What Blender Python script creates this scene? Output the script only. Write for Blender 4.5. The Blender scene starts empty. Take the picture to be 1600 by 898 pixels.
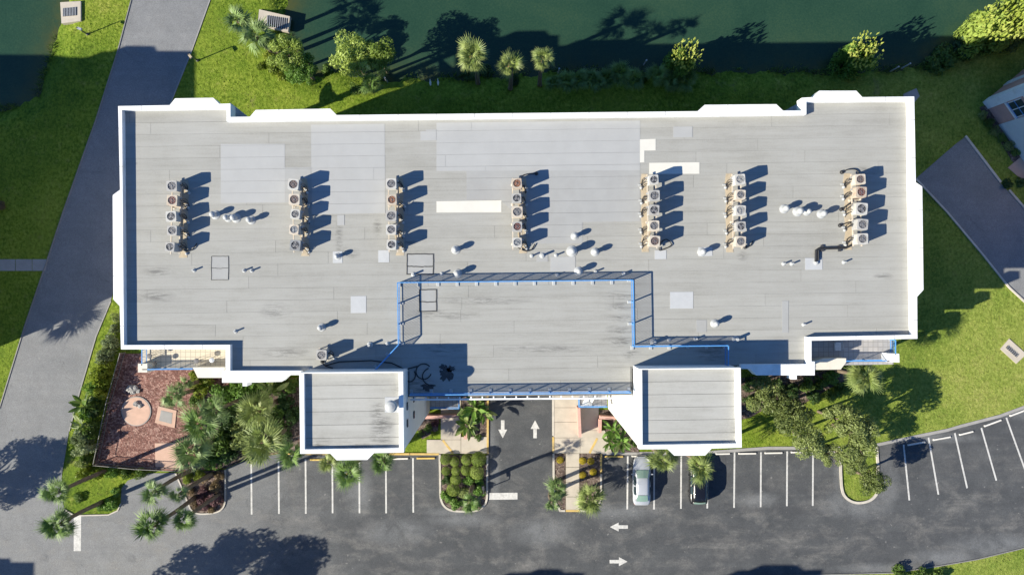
import bpy, math, random
import numpy as np
from mathutils import Vector, Matrix
from mathutils.geometry import tessellate_polygon
R = math.radians
rng = random.Random(7)
scene = bpy.context.scene
COL = scene.collection

# ------------------------------------------------------------------ camera
FPX, CAM_H, CU, CV = 1244.4, 81.0, 800.0, 449.0        # focal length in photo pixels, drone height in metres
cam = bpy.data.cameras.new('camera')
cam.sensor_fit = 'HORIZONTAL'; cam.sensor_width = 36.0
cam.lens = 36.0 * FPX / 1600.0
cam.clip_start = 0.5; cam.clip_end = 6000
camo = bpy.data.objects.new('camera', cam); COL.objects.link(camo)
camo.location = (0, 0, CAM_H); camo.rotation_euler = (0, 0, 0)
scene.camera = camo

# ------------------------------------------------------------------ light
SUN_EL, SUN_AZ = 31.5, 22.3                              # shadows fall towards +x, turned 22 degrees to +y
sx, sy = -math.cos(R(SUN_AZ)), -math.sin(R(SUN_AZ))      # where the sun stands, seen from above
world = bpy.data.worlds.new('World'); scene.world = world; world.use_nodes = True
wn = world.node_tree; wn.nodes.clear()
sky = wn.nodes.new('ShaderNodeTexSky'); sky.sky_type = 'NISHITA'; sky.sun_disc = False
sky.sun_elevation = R(SUN_EL); sky.sun_rotation = math.atan2(sx, sy)
sky.air_density = 1.0; sky.dust_density = 0.0; sky.ozone_density = 10.0
bg = wn.nodes.new('ShaderNodeBackground'); bg.inputs['Strength'].default_value = 0.080
wo = wn.nodes.new('ShaderNodeOutputWorld')
wn.links.new(sky.outputs[0], bg.inputs['Color']); wn.links.new(bg.outputs[0], wo.inputs['Surface'])
sun = bpy.data.lights.new('sun', 'SUN'); sun.energy = 4.6; sun.angle = R(0.5); sun.color = (1.0, 0.935, 0.78)
suno = bpy.data.objects.new('sun', sun); COL.objects.link(suno)
ce = math.cos(R(SUN_EL))
suno.rotation_euler = Vector((sx * ce, sy * ce, math.sin(R(SUN_EL)))).to_track_quat('Z', 'Y').to_euler()
suno.location = (sx * 80, sy * 80, 120)
vs = scene.view_settings
vs.view_transform = 'Standard'; vs.look = 'None'; vs.gamma = 1.0; vs.use_curve_mapping = False
vs.exposure = 1.0

# ------------------------------------------------------------------ helpers
def P(u, v, z=0.0):
    """photo pixel -> world point on the level z"""
    s = (CAM_H - z) / FPX
    return ((u - CU) * s, -(v - CV) * s, z)
def P2(u, v, z=0.0):
    return P(u, v, z)[:2]
def px(n, z=0.0):
    return n * (CAM_H - z) / FPX

class MB:
    def __init__(s): s.v = []; s.f = []; s.m = []
    def add(s, vs_, fs, m=0):
        b = len(s.v); s.v.extend([tuple(p) for p in vs_])
        for f in fs: s.f.append(tuple(b + i for i in f)); s.m.append(m)
        return s
    def box(s, c, d, m=0, rz=0.0, taper=1.0):
        """centre of the base c, size d"""
        ca, sa = math.cos(rz), math.sin(rz); vs_ = []
        for k, t in ((0, 1.0), (1, taper)):
            for (a, b) in ((-1, -1), (1, -1), (1, 1), (-1, 1)):
                x, y = a * d[0] / 2 * t, b * d[1] / 2 * t
                vs_.append((c[0] + x * ca - y * sa, c[1] + x * sa + y * ca, c[2] + k * d[2]))
        return s.add(vs_, [(3, 2, 1, 0), (4, 5, 6, 7), (0, 1, 5, 4), (1, 2, 6, 5), (2, 3, 7, 6), (3, 0, 4, 7)], m)
    def beam(s, a, b, w, h, m=0):
        """rectangular bar from a to b; a and b on its centre line"""
        a, b = Vector(a), Vector(b); d = (b - a)
        if d.length < 1e-6: return s
        d.normalize()
        side = d.cross(Vector((0, 0, 1)))
        if side.length < 1e-4: side = Vector((1, 0, 0))
        side.normalize(); up = side.cross(d)
        vs_ = []
        for p in (a, b):
            for (i, j) in ((-1, -1), (1, -1), (1, 1), (-1, 1)):
                vs_.append(tuple(p + side * (i * w / 2) + up * (j * h / 2)))
        return s.add(vs_, [(3, 2, 1, 0), (4, 5, 6, 7), (0, 1, 5, 4), (1, 2, 6, 5), (2, 3, 7, 6), (3, 0, 4, 7)], m)
    def tube(s, pts, r, n=8, m=0, cap=True):
        pts = [Vector(p) for p in pts]; rs = r if isinstance(r, (list, tuple)) else [r] * len(pts)
        b = len(s.v); prev = None
        for i, p in enumerate(pts):
            d = (pts[min(i + 1, len(pts) - 1)] - pts[max(i - 1, 0)])
            d = d.normalized() if d.length > 1e-9 else Vector((0, 0, 1))
            if prev is None:
                a = d.orthogonal().normalized()
            else:
                a = prev - d * prev.dot(d)
                a = a.normalized() if a.length > 1e-6 else d.orthogonal().normalized()
            prev = a; c = d.cross(a)
            for k in range(n):
                t = 2 * math.pi * k / n
                s.v.append(tuple(p + (a * math.cos(t) + c * math.sin(t)) * rs[i]))
        for i in range(len(pts) - 1):
            for k in range(n):
                k2 = (k + 1) % n
                s.f.append((b + i * n + k, b + i * n + k2, b + (i + 1) * n + k2, b + (i + 1) * n + k)); s.m.append(m)
        if cap:
            s.f.append(tuple(b + k for k in reversed(range(n)))); s.m.append(m)
            e = b + (len(pts) - 1) * n
            s.f.append(tuple(e + k for k in range(n))); s.m.append(m)
        return s
    def lathe(s, prof, n=16, c=(0, 0, 0), m=0):
        """profile of (radius, z) turned round z"""
        b = len(s.v)
        for (r, z) in prof:
            for k in range(n):
                t = 2 * math.pi * k / n
                s.v.append((c[0] + r * math.cos(t), c[1] + r * math.sin(t), c[2] + z))
        for i in range(len(prof) - 1):
            for k in range(n):
                k2 = (k + 1) % n
                s.f.append((b + i * n + k, b + i * n + k2, b + (i + 1) * n + k2, b + (i + 1) * n + k)); s.m.append(m)
        s.f.append(tuple(b + k for k in reversed(range(n)))); s.m.append(m)
        e = b + (len(prof) - 1) * n
        s.f.append(tuple(e + k for k in range(n))); s.m.append(m)
        return s
    def sheet(s, poly, z, m=0):
        """flat polygon, facing up"""
        pts = [Vector((p[0], p[1], 0)) for p in poly]
        b = len(s.v); s.v.extend([(p[0], p[1], z) for p in poly])
        for t in tessellate_polygon([pts]):
            a, c, d = (pts[i] for i in t)
            if (c - a).cross(d - a).z < 0: t = (t[0], t[2], t[1])
            s.f.append(tuple(b + i for i in t)); s.m.append(m)
        return s
    def prism(s, poly, z0, z1, m=0, mside=None, bottom=False):
        area = sum(poly[i][0] * poly[(i + 1) % len(poly)][1] - poly[(i + 1) % len(poly)][0] * poly[i][1] for i in range(len(poly)))
        if area < 0: poly = list(reversed(poly))
        s.sheet(poly, z1, m)
        n = len(poly); b = len(s.v)
        s.v.extend([(p[0], p[1], z0) for p in poly]); s.v.extend([(p[0], p[1], z1) for p in poly])
        for i in range(n):
            j = (i + 1) % n
            s.f.append((b + i, b + j, b + n + j, b + n + i)); s.m.append(m if mside is None else mside)
        if bottom:
            k = len(s.f); s.sheet(poly, z0, m)
            for q in range(k, len(s.f)): s.f[q] = tuple(reversed(s.f[q]))
        return s
    def build(s, name, mats, parent=None, smooth=False, loc=None):
        """link as ONE mesh object; vertices are in world space unless loc is None and the parent is local"""
        off = Vector((0, 0, 0))
        p = parent
        while p is not None: off += p.location; p = p.parent
        if loc is not None: off = Vector(loc)
        me = bpy.data.meshes.new(name)
        me.from_pydata([(v[0] - off.x, v[1] - off.y, v[2] - off.z) for v in s.v], [], s.f)
        if not isinstance(mats, (list, tuple)): mats = [mats]
        for mm in mats: me.materials.append(mm)
        if len(mats) > 1: me.polygons.foreach_set('material_index', s.m)
        if smooth: me.polygons.foreach_set('use_smooth', [True] * len(s.f))
        me.update()
        o = bpy.data.objects.new(name, me); COL.objects.link(o)
        if parent is not None: o.parent = parent
        elif loc is not None: o.location = loc
        return o

def tag(o, label=None, cat=None, group=None, kind=None):
    if label: o['label'] = label
    if cat: o['category'] = cat
    if group: o['group'] = group
    if kind: o['kind'] = kind
    return o
def thing(name, label, cat, loc=(0, 0, 0), group=None, rz=0.0):
    o = bpy.data.objects.new(name, None); COL.objects.link(o)
    o.empty_display_size = 0.3
    o.location = loc; o.rotation_euler = (0, 0, rz)
    return tag(o, label, cat, group)
def piece(name, mesh, parent, loc=(0, 0, 0), rot=(0, 0, 0), sc=1.0, mat=None):
    """an object on shared mesh data, placed in its parent's space"""
    o = bpy.data.objects.new(name, mesh); COL.objects.link(o)
    if parent is not None: o.parent = parent
    o.location = loc; o.rotation_euler = rot
    o.scale = sc if isinstance(sc, (tuple, list)) else (sc, sc, sc)
    if mat is not None:
        o.material_slots[0].link = 'OBJECT'; o.material_slots[0].material = mat
    return o
def mesh_of(mb, name, mats, smooth=False):
    me = bpy.data.meshes.new(name); me.from_pydata(mb.v, [], mb.f)
    if not isinstance(mats, (list, tuple)): mats = [mats]
    for mm in mats: me.materials.append(mm)
    if len(mats) > 1: me.polygons.foreach_set('material_index', mb.m)
    if smooth: me.polygons.foreach_set('use_smooth', [True] * len(mb.f))
    me.update(); return me
def structure(o): o['kind'] = 'structure'; return o
def pxpoly(pts, z=0.0): return [P2(u, v, z) for (u, v) in pts]

def offset_poly(poly, d):
    """move every edge of a polygon inwards by d"""
    n = len(poly)
    area = sum(poly[i][0] * poly[(i + 1) % n][1] - poly[(i + 1) % n][0] * poly[i][1] for i in range(n))
    sg = 1 if area > 0 else -1
    out = []
    for i in range(n):
        p0, p1, p2 = Vector(poly[i - 1]), Vector(poly[i]), Vector(poly[(i + 1) % n])
        a = (p1 - p0).normalized(); b = (p2 - p1).normalized()
        na = Vector((-a.y, a.x)) * sg; nb = Vector((-b.y, b.x)) * sg
        m_ = na + nb
        k = m_.dot(na)
        out.append(tuple(p1 + (m_ * (d / k) if abs(k) > 0.2 else na * d)))
    return out
def clip_convex(sub, clip):
    """Sutherland-Hodgman; the clip polygon may run either way"""
    area = sum(clip[i][0] * clip[(i + 1) % len(clip)][1] - clip[(i + 1) % len(clip)][0] * clip[i][1] for i in range(len(clip)))
    if area < 0: clip = list(reversed(clip))
    out = list(sub)
    for i in range(len(clip)):
        a, b = clip[i], clip[(i + 1) % len(clip)]
        def inside(p): return (b[0] - a[0]) * (p[1] - a[1]) - (b[1] - a[1]) * (p[0] - a[0]) >= 0
        src, out = out, []
        for j in range(len(src)):
            p, q = src[j - 1], src[j]
            ip, iq = inside(p), inside(q)
            if ip != iq:
                d1 = (b[0] - a[0]) * (p[1] - a[1]) - (b[1] - a[1]) * (p[0] - a[0])
                d2 = (b[0] - a[0]) * (q[1] - a[1]) - (b[1] - a[1]) * (q[0] - a[0])
                t = d1 / (d1 - d2)
                out.append((p[0] + (q[0] - p[0]) * t, p[1] + (q[1] - p[1]) * t))
            if iq: out.append(q)
        if not out: return []
    return out
def smooth(pts, n=5):
    """Catmull-Rom through the points"""
    out = []
    for i in range(len(pts) - 1):
        a, b = Vector(pts[i]), Vector(pts[i + 1]); pa, pb = Vector(pts[max(0, i - 1)]), Vector(pts[min(len(pts) - 1, i + 2)])
        for k in range(n):
            t = k / n; out.append(tuple(0.5 * ((2 * a) + (b - pa) * t + (2 * pa - 5 * a + 4 * b - pb) * t ** 2 + (3 * a - pa - 3 * b + pb) * t ** 3)))
    return out + [tuple(pts[-1])]
def ribbon(path, w, closed=False):
    """polygon strip of width w round an open 2-D path -> list of quads"""
    L, Rr = [], []
    n = len(path)
    for i, p in enumerate(path):
        p = Vector(p)
        a = Vector(path[i - 1]) if (i > 0 or closed) else None
        b = Vector(path[(i + 1) % n]) if (i < n - 1 or closed) else None
        da = (p - a).normalized() if a is not None else None
        db = (b - p).normalized() if b is not None else None
        d = da if db is None else db if da is None else (da + db).normalized()
        nn = Vector((-d.y, d.x))
        k = 1.0 if (da is None or db is None) else max(0.4, nn.dot(Vector((-da.y, da.x))))
        L.append(tuple(p + nn * (w / 2 / k))); Rr.append(tuple(p - nn * (w / 2 / k)))
    return L, Rr
def strip(mb, path, w, z0, z1, m=0, closed=False):
    """a raised band along a path (kerb, coping): one solid"""
    L, Rr = ribbon(path, w, closed)
    n = len(path); b = len(mb.v)
    for i in range(n):
        mb.v += [(L[i][0], L[i][1], z0), (L[i][0], L[i][1], z1), (Rr[i][0], Rr[i][1], z1), (Rr[i][0], Rr[i][1], z0)]
    for i in range(n if closed else n - 1):
        j = (i + 1) % n
        for (p, q) in ((0, 1), (1, 2), (2, 3)):
            mb.f.append((b + 4 * i + q, b + 4 * i + p, b + 4 * j + p, b + 4 * j + q)); mb.m.append(m)
    if not closed:
        mb.f.append((b, b + 1, b + 2, b + 3)); mb.m.append(m)
        e = b + 4 * (n - 1); mb.f.append((e + 3, e + 2, e + 1, e)); mb.m.append(m)
    return mb

# ------------------------------------------------------------------ materials
def newmat(name):
    m = bpy.data.materials.new(name); m.use_nodes = True
    nt = m.node_tree; nt.nodes.clear()
    out = nt.nodes.new('ShaderNodeOutputMaterial'); b = nt.nodes.new('ShaderNodeBsdfPrincipled')
    nt.links.new(b.outputs[0], out.inputs[0])
    return m, nt, b, out
def pos(nt, sc=(1, 1, 1), obj=False):
    if obj:
        g = nt.nodes.new('ShaderNodeTexCoord').outputs['Object']
    else:
        g = nt.nodes.new('ShaderNodeNewGeometry').outputs['Position']
    mp = nt.nodes.new('ShaderNodeMapping'); mp.inputs['Scale'].default_value = sc
    nt.links.new(g, mp.inputs[0]); return mp.outputs[0]
def noise(nt, vec, scale, detail=4, rough=0.6, dist=0.0):
    n = nt.nodes.new('ShaderNodeTexNoise'); n.inputs['Scale'].default_value = scale
    n.inputs['Detail'].default_value = detail; n.inputs['Roughness'].default_value = rough
    n.inputs['Distortion'].default_value = dist
    nt.links.new(vec, n.inputs['Vector']); return n.outputs[0]
def ramp(nt, fac, stops, interp='LINEAR'):
    r = nt.nodes.new('ShaderNodeValToRGB'); r.color_ramp.interpolation = interp
    el = r.color_ramp.elements
    while len(el) < len(stops): el.new(0.5)
    for e, (p, c) in zip(el, stops):
        e.position = p; e.color = (c, c, c, 1) if isinstance(c, (int, float)) else (c[0], c[1], c[2], 1)
    nt.links.new(fac, r.inputs[0]); return r.outputs[0]
def mix(nt, fac, a, b, mode='MIX'):
    n = nt.nodes.new('ShaderNodeMix'); n.data_type = 'RGBA'; n.blend_type = mode
    for k, (sock, val) in enumerate(((n.inputs[0], fac), (n.inputs[6], a), (n.inputs[7], b))):
        if hasattr(val, 'is_linked'): nt.links.new(val, sock)
        elif isinstance(val, (int, float)): sock.default_value = val if k == 0 else (val, val, val, 1)
        else: sock.default_value = (val[0], val[1], val[2], 1)
    return n.outputs[2]
def math_(nt, op, a, b=0.0, c=None):
    n = nt.nodes.new('ShaderNodeMath'); n.operation = op
    for sock, val in zip(n.inputs, (a, b, c)):
        if val is None: continue
        if isinstance(val, (int, float)): sock.default_value = val
        else: nt.links.new(val, sock)
    return n.outputs[0]
def bump(nt, b, h, strength, dist):
    n = nt.nodes.new('ShaderNodeBump'); n.inputs['Strength'].default_value = strength; n.inputs['Distance'].default_value = dist
    nt.links.new(h, n.inputs['Height']); nt.links.new(n.outputs[0], b.inputs['Normal'])
def plain(name, c, rough=0.6, var=0.12, scale=3.0, metal=0.0, obj=False, bmp=0.0, dirt=None):
    """one colour with a little mottling, and grime in patches when dirt is given"""
    m, nt, b, out = newmat(name)
    p = pos(nt, obj=obj); n = noise(nt, p, scale, 5, 0.65)
    lo = tuple(max(0, x * (1 - var)) for x in c); hi = tuple(min(1, x * (1 + var)) for x in c)
    col = ramp(nt, n, [(0.3, lo), (0.7, hi)])
    if dirt:
        d = ramp(nt, noise(nt, p, scale * 0.31, 6, 0.7), [(0.5, 0.0), (0.75, 0.75)])
        col = mix(nt, d, col, dirt)
    nt.links.new(col, b.inputs['Base Color'])
    b.inputs['Roughness'].default_value = rough; b.inputs['Metallic'].default_value = metal
    if bmp: bump(nt, b, noise(nt, p, scale * 6, 4), bmp, 0.02)
    return m
M = {}
M['white'] = plain('white_stucco', (0.80, 0.80, 0.79), 0.7, 0.04, 2.2, dirt=(0.58, 0.57, 0.53))
M['stucco'] = plain('cream_stucco', (0.62, 0.58, 0.50), 0.8, 0.06, 1.5, bmp=0.1)
M['facade'] = plain('facade_stucco', (0.66, 0.66, 0.64), 0.8, 0.05, 0.8, bmp=0.1)
M['salmon'] = plain('salmon_stucco', (0.55, 0.32, 0.27), 0.8, 0.08, 1.5, bmp=0.1)
M['felt'] = plain('old_felt', (0.16, 0.158, 0.15), 0.9, 0.2, 2)
M['blue'] = plain('blue_paint', (0.075, 0.27, 0.60), 0.5, 0.16, 2.2, dirt=(0.20, 0.38, 0.60))
M['concrete'] = plain('concrete', (0.46, 0.41, 0.34), 0.85, 0.10, 0.9, bmp=0.15, dirt=(0.33, 0.29, 0.25))
M['kerb'] = plain('kerb_concrete', (0.50, 0.46, 0.40), 0.85, 0.12, 1.5, dirt=(0.35, 0.32, 0.28))
M['kerb_yellow'] = plain('yellow_kerb_paint', (0.55, 0.38, 0.12), 0.7, 0.15, 2, dirt=(0.42, 0.36, 0.26))
M['walk'] = plain('grey_walk', (0.30, 0.29, 0.28), 0.9, 0.12, 1.0, bmp=0.15)
M['paint'] = plain('road_paint', (0.54, 0.53, 0.51), 0.75, 0.14, 5, dirt=(0.26, 0.255, 0.25))
M['stop_white'] = plain('stop_white', (0.66, 0.63, 0.58), 0.8, 0.1, 3)
M['stop_yellow'] = plain('stop_yellow', (0.60, 0.42, 0.12), 0.8, 0.1, 3)
M['terra'] = plain('terracotta_slab', (0.52, 0.34, 0.26), 0.8, 0.1, 1.2, dirt=(0.42, 0.3, 0.24))
M['steel'] = plain('galvanised', (0.48, 0.49, 0.50), 0.45, 0.1, 5, 0.6)
M['vent'] = plain('vent_white', (0.40, 0.41, 0.41), 0.55, 0.08, 4, dirt=(0.27, 0.27, 0.26))
M['cabinet'] = plain('cabinet_grey', (0.38, 0.37, 0.35), 0.5, 0.12, 3, dirt=(0.33, 0.29, 0.25))
M['cabinet_beige'] = plain('cabinet_beige', (0.52, 0.46, 0.38), 0.55, 0.1, 3, dirt=(0.38, 0.27, 0.18))
M['cabinet_dark'] = plain('cabinet_dark_grey', (0.25, 0.26, 0.27), 0.5, 0.12, 3, dirt=(0.16, 0.14, 0.12))
M['cabinet_pale'] = plain('cabinet_pale', (0.48, 0.47, 0.44), 0.5, 0.08, 3, dirt=(0.40, 0.34, 0.27))
M['cabinet_rust'] = plain('cabinet_rusting', (0.47, 0.40, 0.32), 0.6, 0.12, 4, dirt=(0.26, 0.12, 0.06))
M['black'] = plain('black_rubber', (0.018, 0.018, 0.02), 0.6, 0.2, 4)
M['dark'] = plain('dark_void', (0.03, 0.03, 0.032), 0.8, 0.2, 4)
M['iron'] = plain('dark_iron', (0.05, 0.05, 0.055), 0.5, 0.2, 4)
M['tan'] = plain('rust_tan_coating', (0.44, 0.36, 0.25), 0.85, 0.15, 2.5, dirt=(0.34, 0.32, 0.29))
M['wood'] = plain('treated_wood', (0.36, 0.25, 0.14), 0.8, 0.2, 4)
M['rock'] = plain('grey_rock', (0.30, 0.29, 0.28), 0.85, 0.3, 3, bmp=0.4)
M['bark'] = plain('palm_bark', (0.17, 0.13, 0.095), 0.9, 0.25, 4, bmp=0.5)
M['bark_red'] = plain('dead_frond_brown', (0.20, 0.11, 0.05), 0.9, 0.3, 5, bmp=0.3)
M['fan_steel'] = plain('weathered_fan_blade', (0.20, 0.19, 0.19), 0.6, 0.2, 6, obj=True)
M['fence'] = plain('fence_grey', (0.22, 0.21, 0.20), 0.6, 0.15, 4)
M['chrome'] = plain('bright_metal', (0.6, 0.6, 0.6), 0.25, 0.03, 3, 1.0)
for nm, c in (('fan_grey', (0.12, 0.115, 0.12)), ('fan_brown', (0.13, 0.085, 0.07)), ('fan_red', (0.15, 0.05, 0.035)),
              ('fan_orange', (0.26, 0.10, 0.035)), ('fan_dark', (0.025, 0.025, 0.03)), ('fan_blue', (0.17, 0.19, 0.22)), ('fan_pale', (0.3, 0.31, 0.31))):
    M[nm] = plain(nm, c, 0.55, 0.25, 9, obj=True)

def glass(name, c, rough=0.08):
    m, nt, b, out = newmat(name)
    b.inputs['Base Color'].default_value = (*c, 1); b.inputs['Roughness'].default_value = rough
    b.inputs['Specular IOR Level'].default_value = 0.8
    return m
M['glass'] = glass('window_glass', (0.03, 0.05, 0.06))
M['glass_green'] = glass('tinted_sky_windscreen', (0.19, 0.29, 0.25), 0.1)  # green tint lightened: the sky's reflection is put into the base colour
M['lamp'] = glass('lamp_lens', (0.6, 0.6, 0.58), 0.2)
M['taillight'] = glass('red_lens', (0.3, 0.02, 0.02), 0.2)
def carpaint(name, c, metal, rough):
    m, nt, b, out = newmat(name)
    b.inputs['Base Color'].default_value = (*c, 1); b.inputs['Metallic'].default_value = metal
    b.inputs['Roughness'].default_value = rough; b.inputs['Coat Weight'].default_value = 0.6; b.inputs['Coat Roughness'].default_value = 0.06
    return m
M['silver'] = carpaint('silver_paint', (0.42, 0.44, 0.48), 0.15, 0.35)
M['carblack'] = carpaint('black_paint', (0.008, 0.008, 0.01), 0.0, 0.25)

def foliage_mat(name, c, c2, trans=0.34, ns=1.3, tip=0.0):
    m, nt, b, out = newmat(name)
    p = pos(nt)
    n1 = noise(nt, p, ns, 3); n2 = noise(nt, p, 9.0, 2)
    f = math_(nt, 'ADD', math_(nt, 'MULTIPLY', n1, 0.6), math_(nt, 'MULTIPLY', n2, 0.4))
    oi = nt.nodes.new('ShaderNodeObjectInfo')
    f = math_(nt, 'ADD', f, math_(nt, 'MULTIPLY', math_(nt, 'SUBTRACT', oi.outputs['Random'], 0.5), 0.26))
    col = ramp(nt, f, [(0.34, c), (0.66, c2)])
    if tip:                                  # lit tips painted in: blades darkened at the base, paler outwards
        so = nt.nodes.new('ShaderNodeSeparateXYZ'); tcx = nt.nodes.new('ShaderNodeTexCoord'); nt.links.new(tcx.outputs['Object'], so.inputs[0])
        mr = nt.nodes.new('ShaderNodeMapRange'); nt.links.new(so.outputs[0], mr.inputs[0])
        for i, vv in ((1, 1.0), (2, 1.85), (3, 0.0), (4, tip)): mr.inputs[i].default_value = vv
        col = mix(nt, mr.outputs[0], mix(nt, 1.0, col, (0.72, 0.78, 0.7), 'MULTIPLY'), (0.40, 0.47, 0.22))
    nt.links.new(col, b.inputs['Base Color']); b.inputs['Roughness'].default_value = 0.5
    b.inputs['Specular IOR Level'].default_value = 0.35
    t = nt.nodes.new('ShaderNodeBsdfTranslucent'); nt.links.new(col, t.inputs['Color'])
    mx = nt.nodes.new('ShaderNodeMixShader'); mx.inputs[0].default_value = trans
    nt.links.new(b.outputs[0], mx.inputs[1]); nt.links.new(t.outputs[0], mx.inputs[2]); nt.links.new(mx.outputs[0], out.inputs[0])
    return m
M['leaf_mid'] = foliage_mat('leaf_mid', (0.065, 0.125, 0.022), (0.155, 0.245, 0.05))
M['leaf_dark'] = foliage_mat('leaf_dark', (0.03, 0.075, 0.02), (0.085, 0.15, 0.042))
M['leaf_lime'] = foliage_mat('leaf_lime', (0.14, 0.2, 0.02), (0.3, 0.36, 0.045))
M['leaf_bright'] = foliage_mat('leaf_bright', (0.09, 0.19, 0.028), (0.2, 0.34, 0.065))
M['leaf_pale'] = foliage_mat('leaf_pale', (0.17, 0.23, 0.07), (0.33, 0.39, 0.14))
M['leaf_silver'] = foliage_mat('leaf_silver', (0.17, 0.22, 0.1), (0.36, 0.42, 0.22))
M['leaf_oak'] = foliage_mat('leaf_oak', (0.10, 0.135, 0.035), (0.32, 0.38, 0.13))
M['leaf_ball'] = foliage_mat('leaf_ball', (0.15, 0.22, 0.035), (0.30, 0.38, 0.08), 0.2)
M['leaf_plum'] = foliage_mat('leaf_plum', (0.08, 0.04, 0.055), (0.22, 0.12, 0.12))
M['leaf_brown'] = foliage_mat('leaf_brown', (0.15, 0.11, 0.06), (0.32, 0.24, 0.13))
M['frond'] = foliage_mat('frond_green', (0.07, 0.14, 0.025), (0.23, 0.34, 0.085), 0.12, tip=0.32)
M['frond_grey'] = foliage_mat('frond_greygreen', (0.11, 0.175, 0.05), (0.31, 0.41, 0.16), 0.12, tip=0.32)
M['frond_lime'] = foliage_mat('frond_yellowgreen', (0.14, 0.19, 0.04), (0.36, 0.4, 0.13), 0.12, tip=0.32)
M['plume'] = foliage_mat('yellow_plume', (0.34, 0.42, 0.06), (0.58, 0.60, 0.20))
M['leaf_tree'] = foliage_mat('leaf_tree', (0.16, 0.24, 0.035), (0.42, 0.52, 0.12))
M['flower'] = foliage_mat('yellow_flower', (0.40, 0.32, 0.015), (0.62, 0.50, 0.03))

def m_grass():
    m, nt, b, out = newmat('lawn_grass')
    p = pos(nt)
    big = noise(nt, p, 0.055, 4, 0.6, 0.4); mid = noise(nt, p, 0.5, 5, 0.7); fine = noise(nt, p, 5.5, 5, 0.75)
    f = math_(nt, 'ADD', math_(nt, 'MULTIPLY', big, 0.42), math_(nt, 'ADD', math_(nt, 'MULTIPLY', mid, 0.28), math_(nt, 'MULTIPLY', fine, 0.30)))
    col = ramp(nt, f, [(0.36, (0.055, 0.105, 0.010)), (0.46, (0.120, 0.182, 0.016)), (0.55, (0.190, 0.245, 0.028)), (0.66, (0.260, 0.270, 0.050))])
    # the east lawn is drier and paler than the watered strips to the west
    sep = nt.nodes.new('ShaderNodeSeparateXYZ'); nt.links.new(p, sep.inputs[0])
    ea_ = nt.nodes.new('ShaderNodeMapRange'); ea_.interpolation_type = 'SMOOTHSTEP'
    nt.links.new(math_(nt, 'ADD', sep.outputs[0], math_(nt, 'MULTIPLY', mid, 10.0)), ea_.inputs[0])
    for i, v in ((1, 28.0), (2, 44.0), (3, 0.0), (4, 0.6)): ea_.inputs[i].default_value = v
    col = mix(nt, ea_.outputs[0], col, mix(nt, 1.0, col, (1.38, 1.22, 2.6), 'MULTIPLY'))
    straw = ramp(nt, noise(nt, p, 0.9, 6, 0.75), [(0.55, 0.0), (0.75, 0.6)])
    col = mix(nt, straw, col, (0.26, 0.24, 0.075))
    tuft = noise(nt, pos(nt, (1, .8, 1)), 3.4, 5, 0.7)
    tw = ramp(nt, tuft, [(0.34, (0.42, 0.50, 0.25)), (0.5, (0.92, 0.96, 0.8)), (0.66, (1.45, 1.35, 1.7))])
    te = ramp(nt, tuft, [(0.34, 0.74), (0.5, 1.0), (0.66, 1.22)])
    clump = noise(nt, p, 0.13, 3, 0.5)
    col = mix(nt, 1.0, col, mix(nt, math_(nt, 'MAXIMUM', ea_.outputs[0], ramp(nt, clump, [(0.45, 0.0), (0.6, 0.7)])), tw, te), 'MULTIPLY')
    soil = ramp(nt, noise(nt, p, 0.32, 7, 0.72, 0.4), [(0.63, 0.0), (0.76, 0.7)])
    col = mix(nt, soil, col, (0.20, 0.155, 0.085))
    nt.links.new(col, b.inputs['Base Color']); b.inputs['Roughness'].default_value = 0.85
    b.inputs['Specular IOR Level'].default_value = 0.15
    bump(nt, b, fine, 0.9, 0.12)
    return m
M['grass'] = m_grass()
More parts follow.
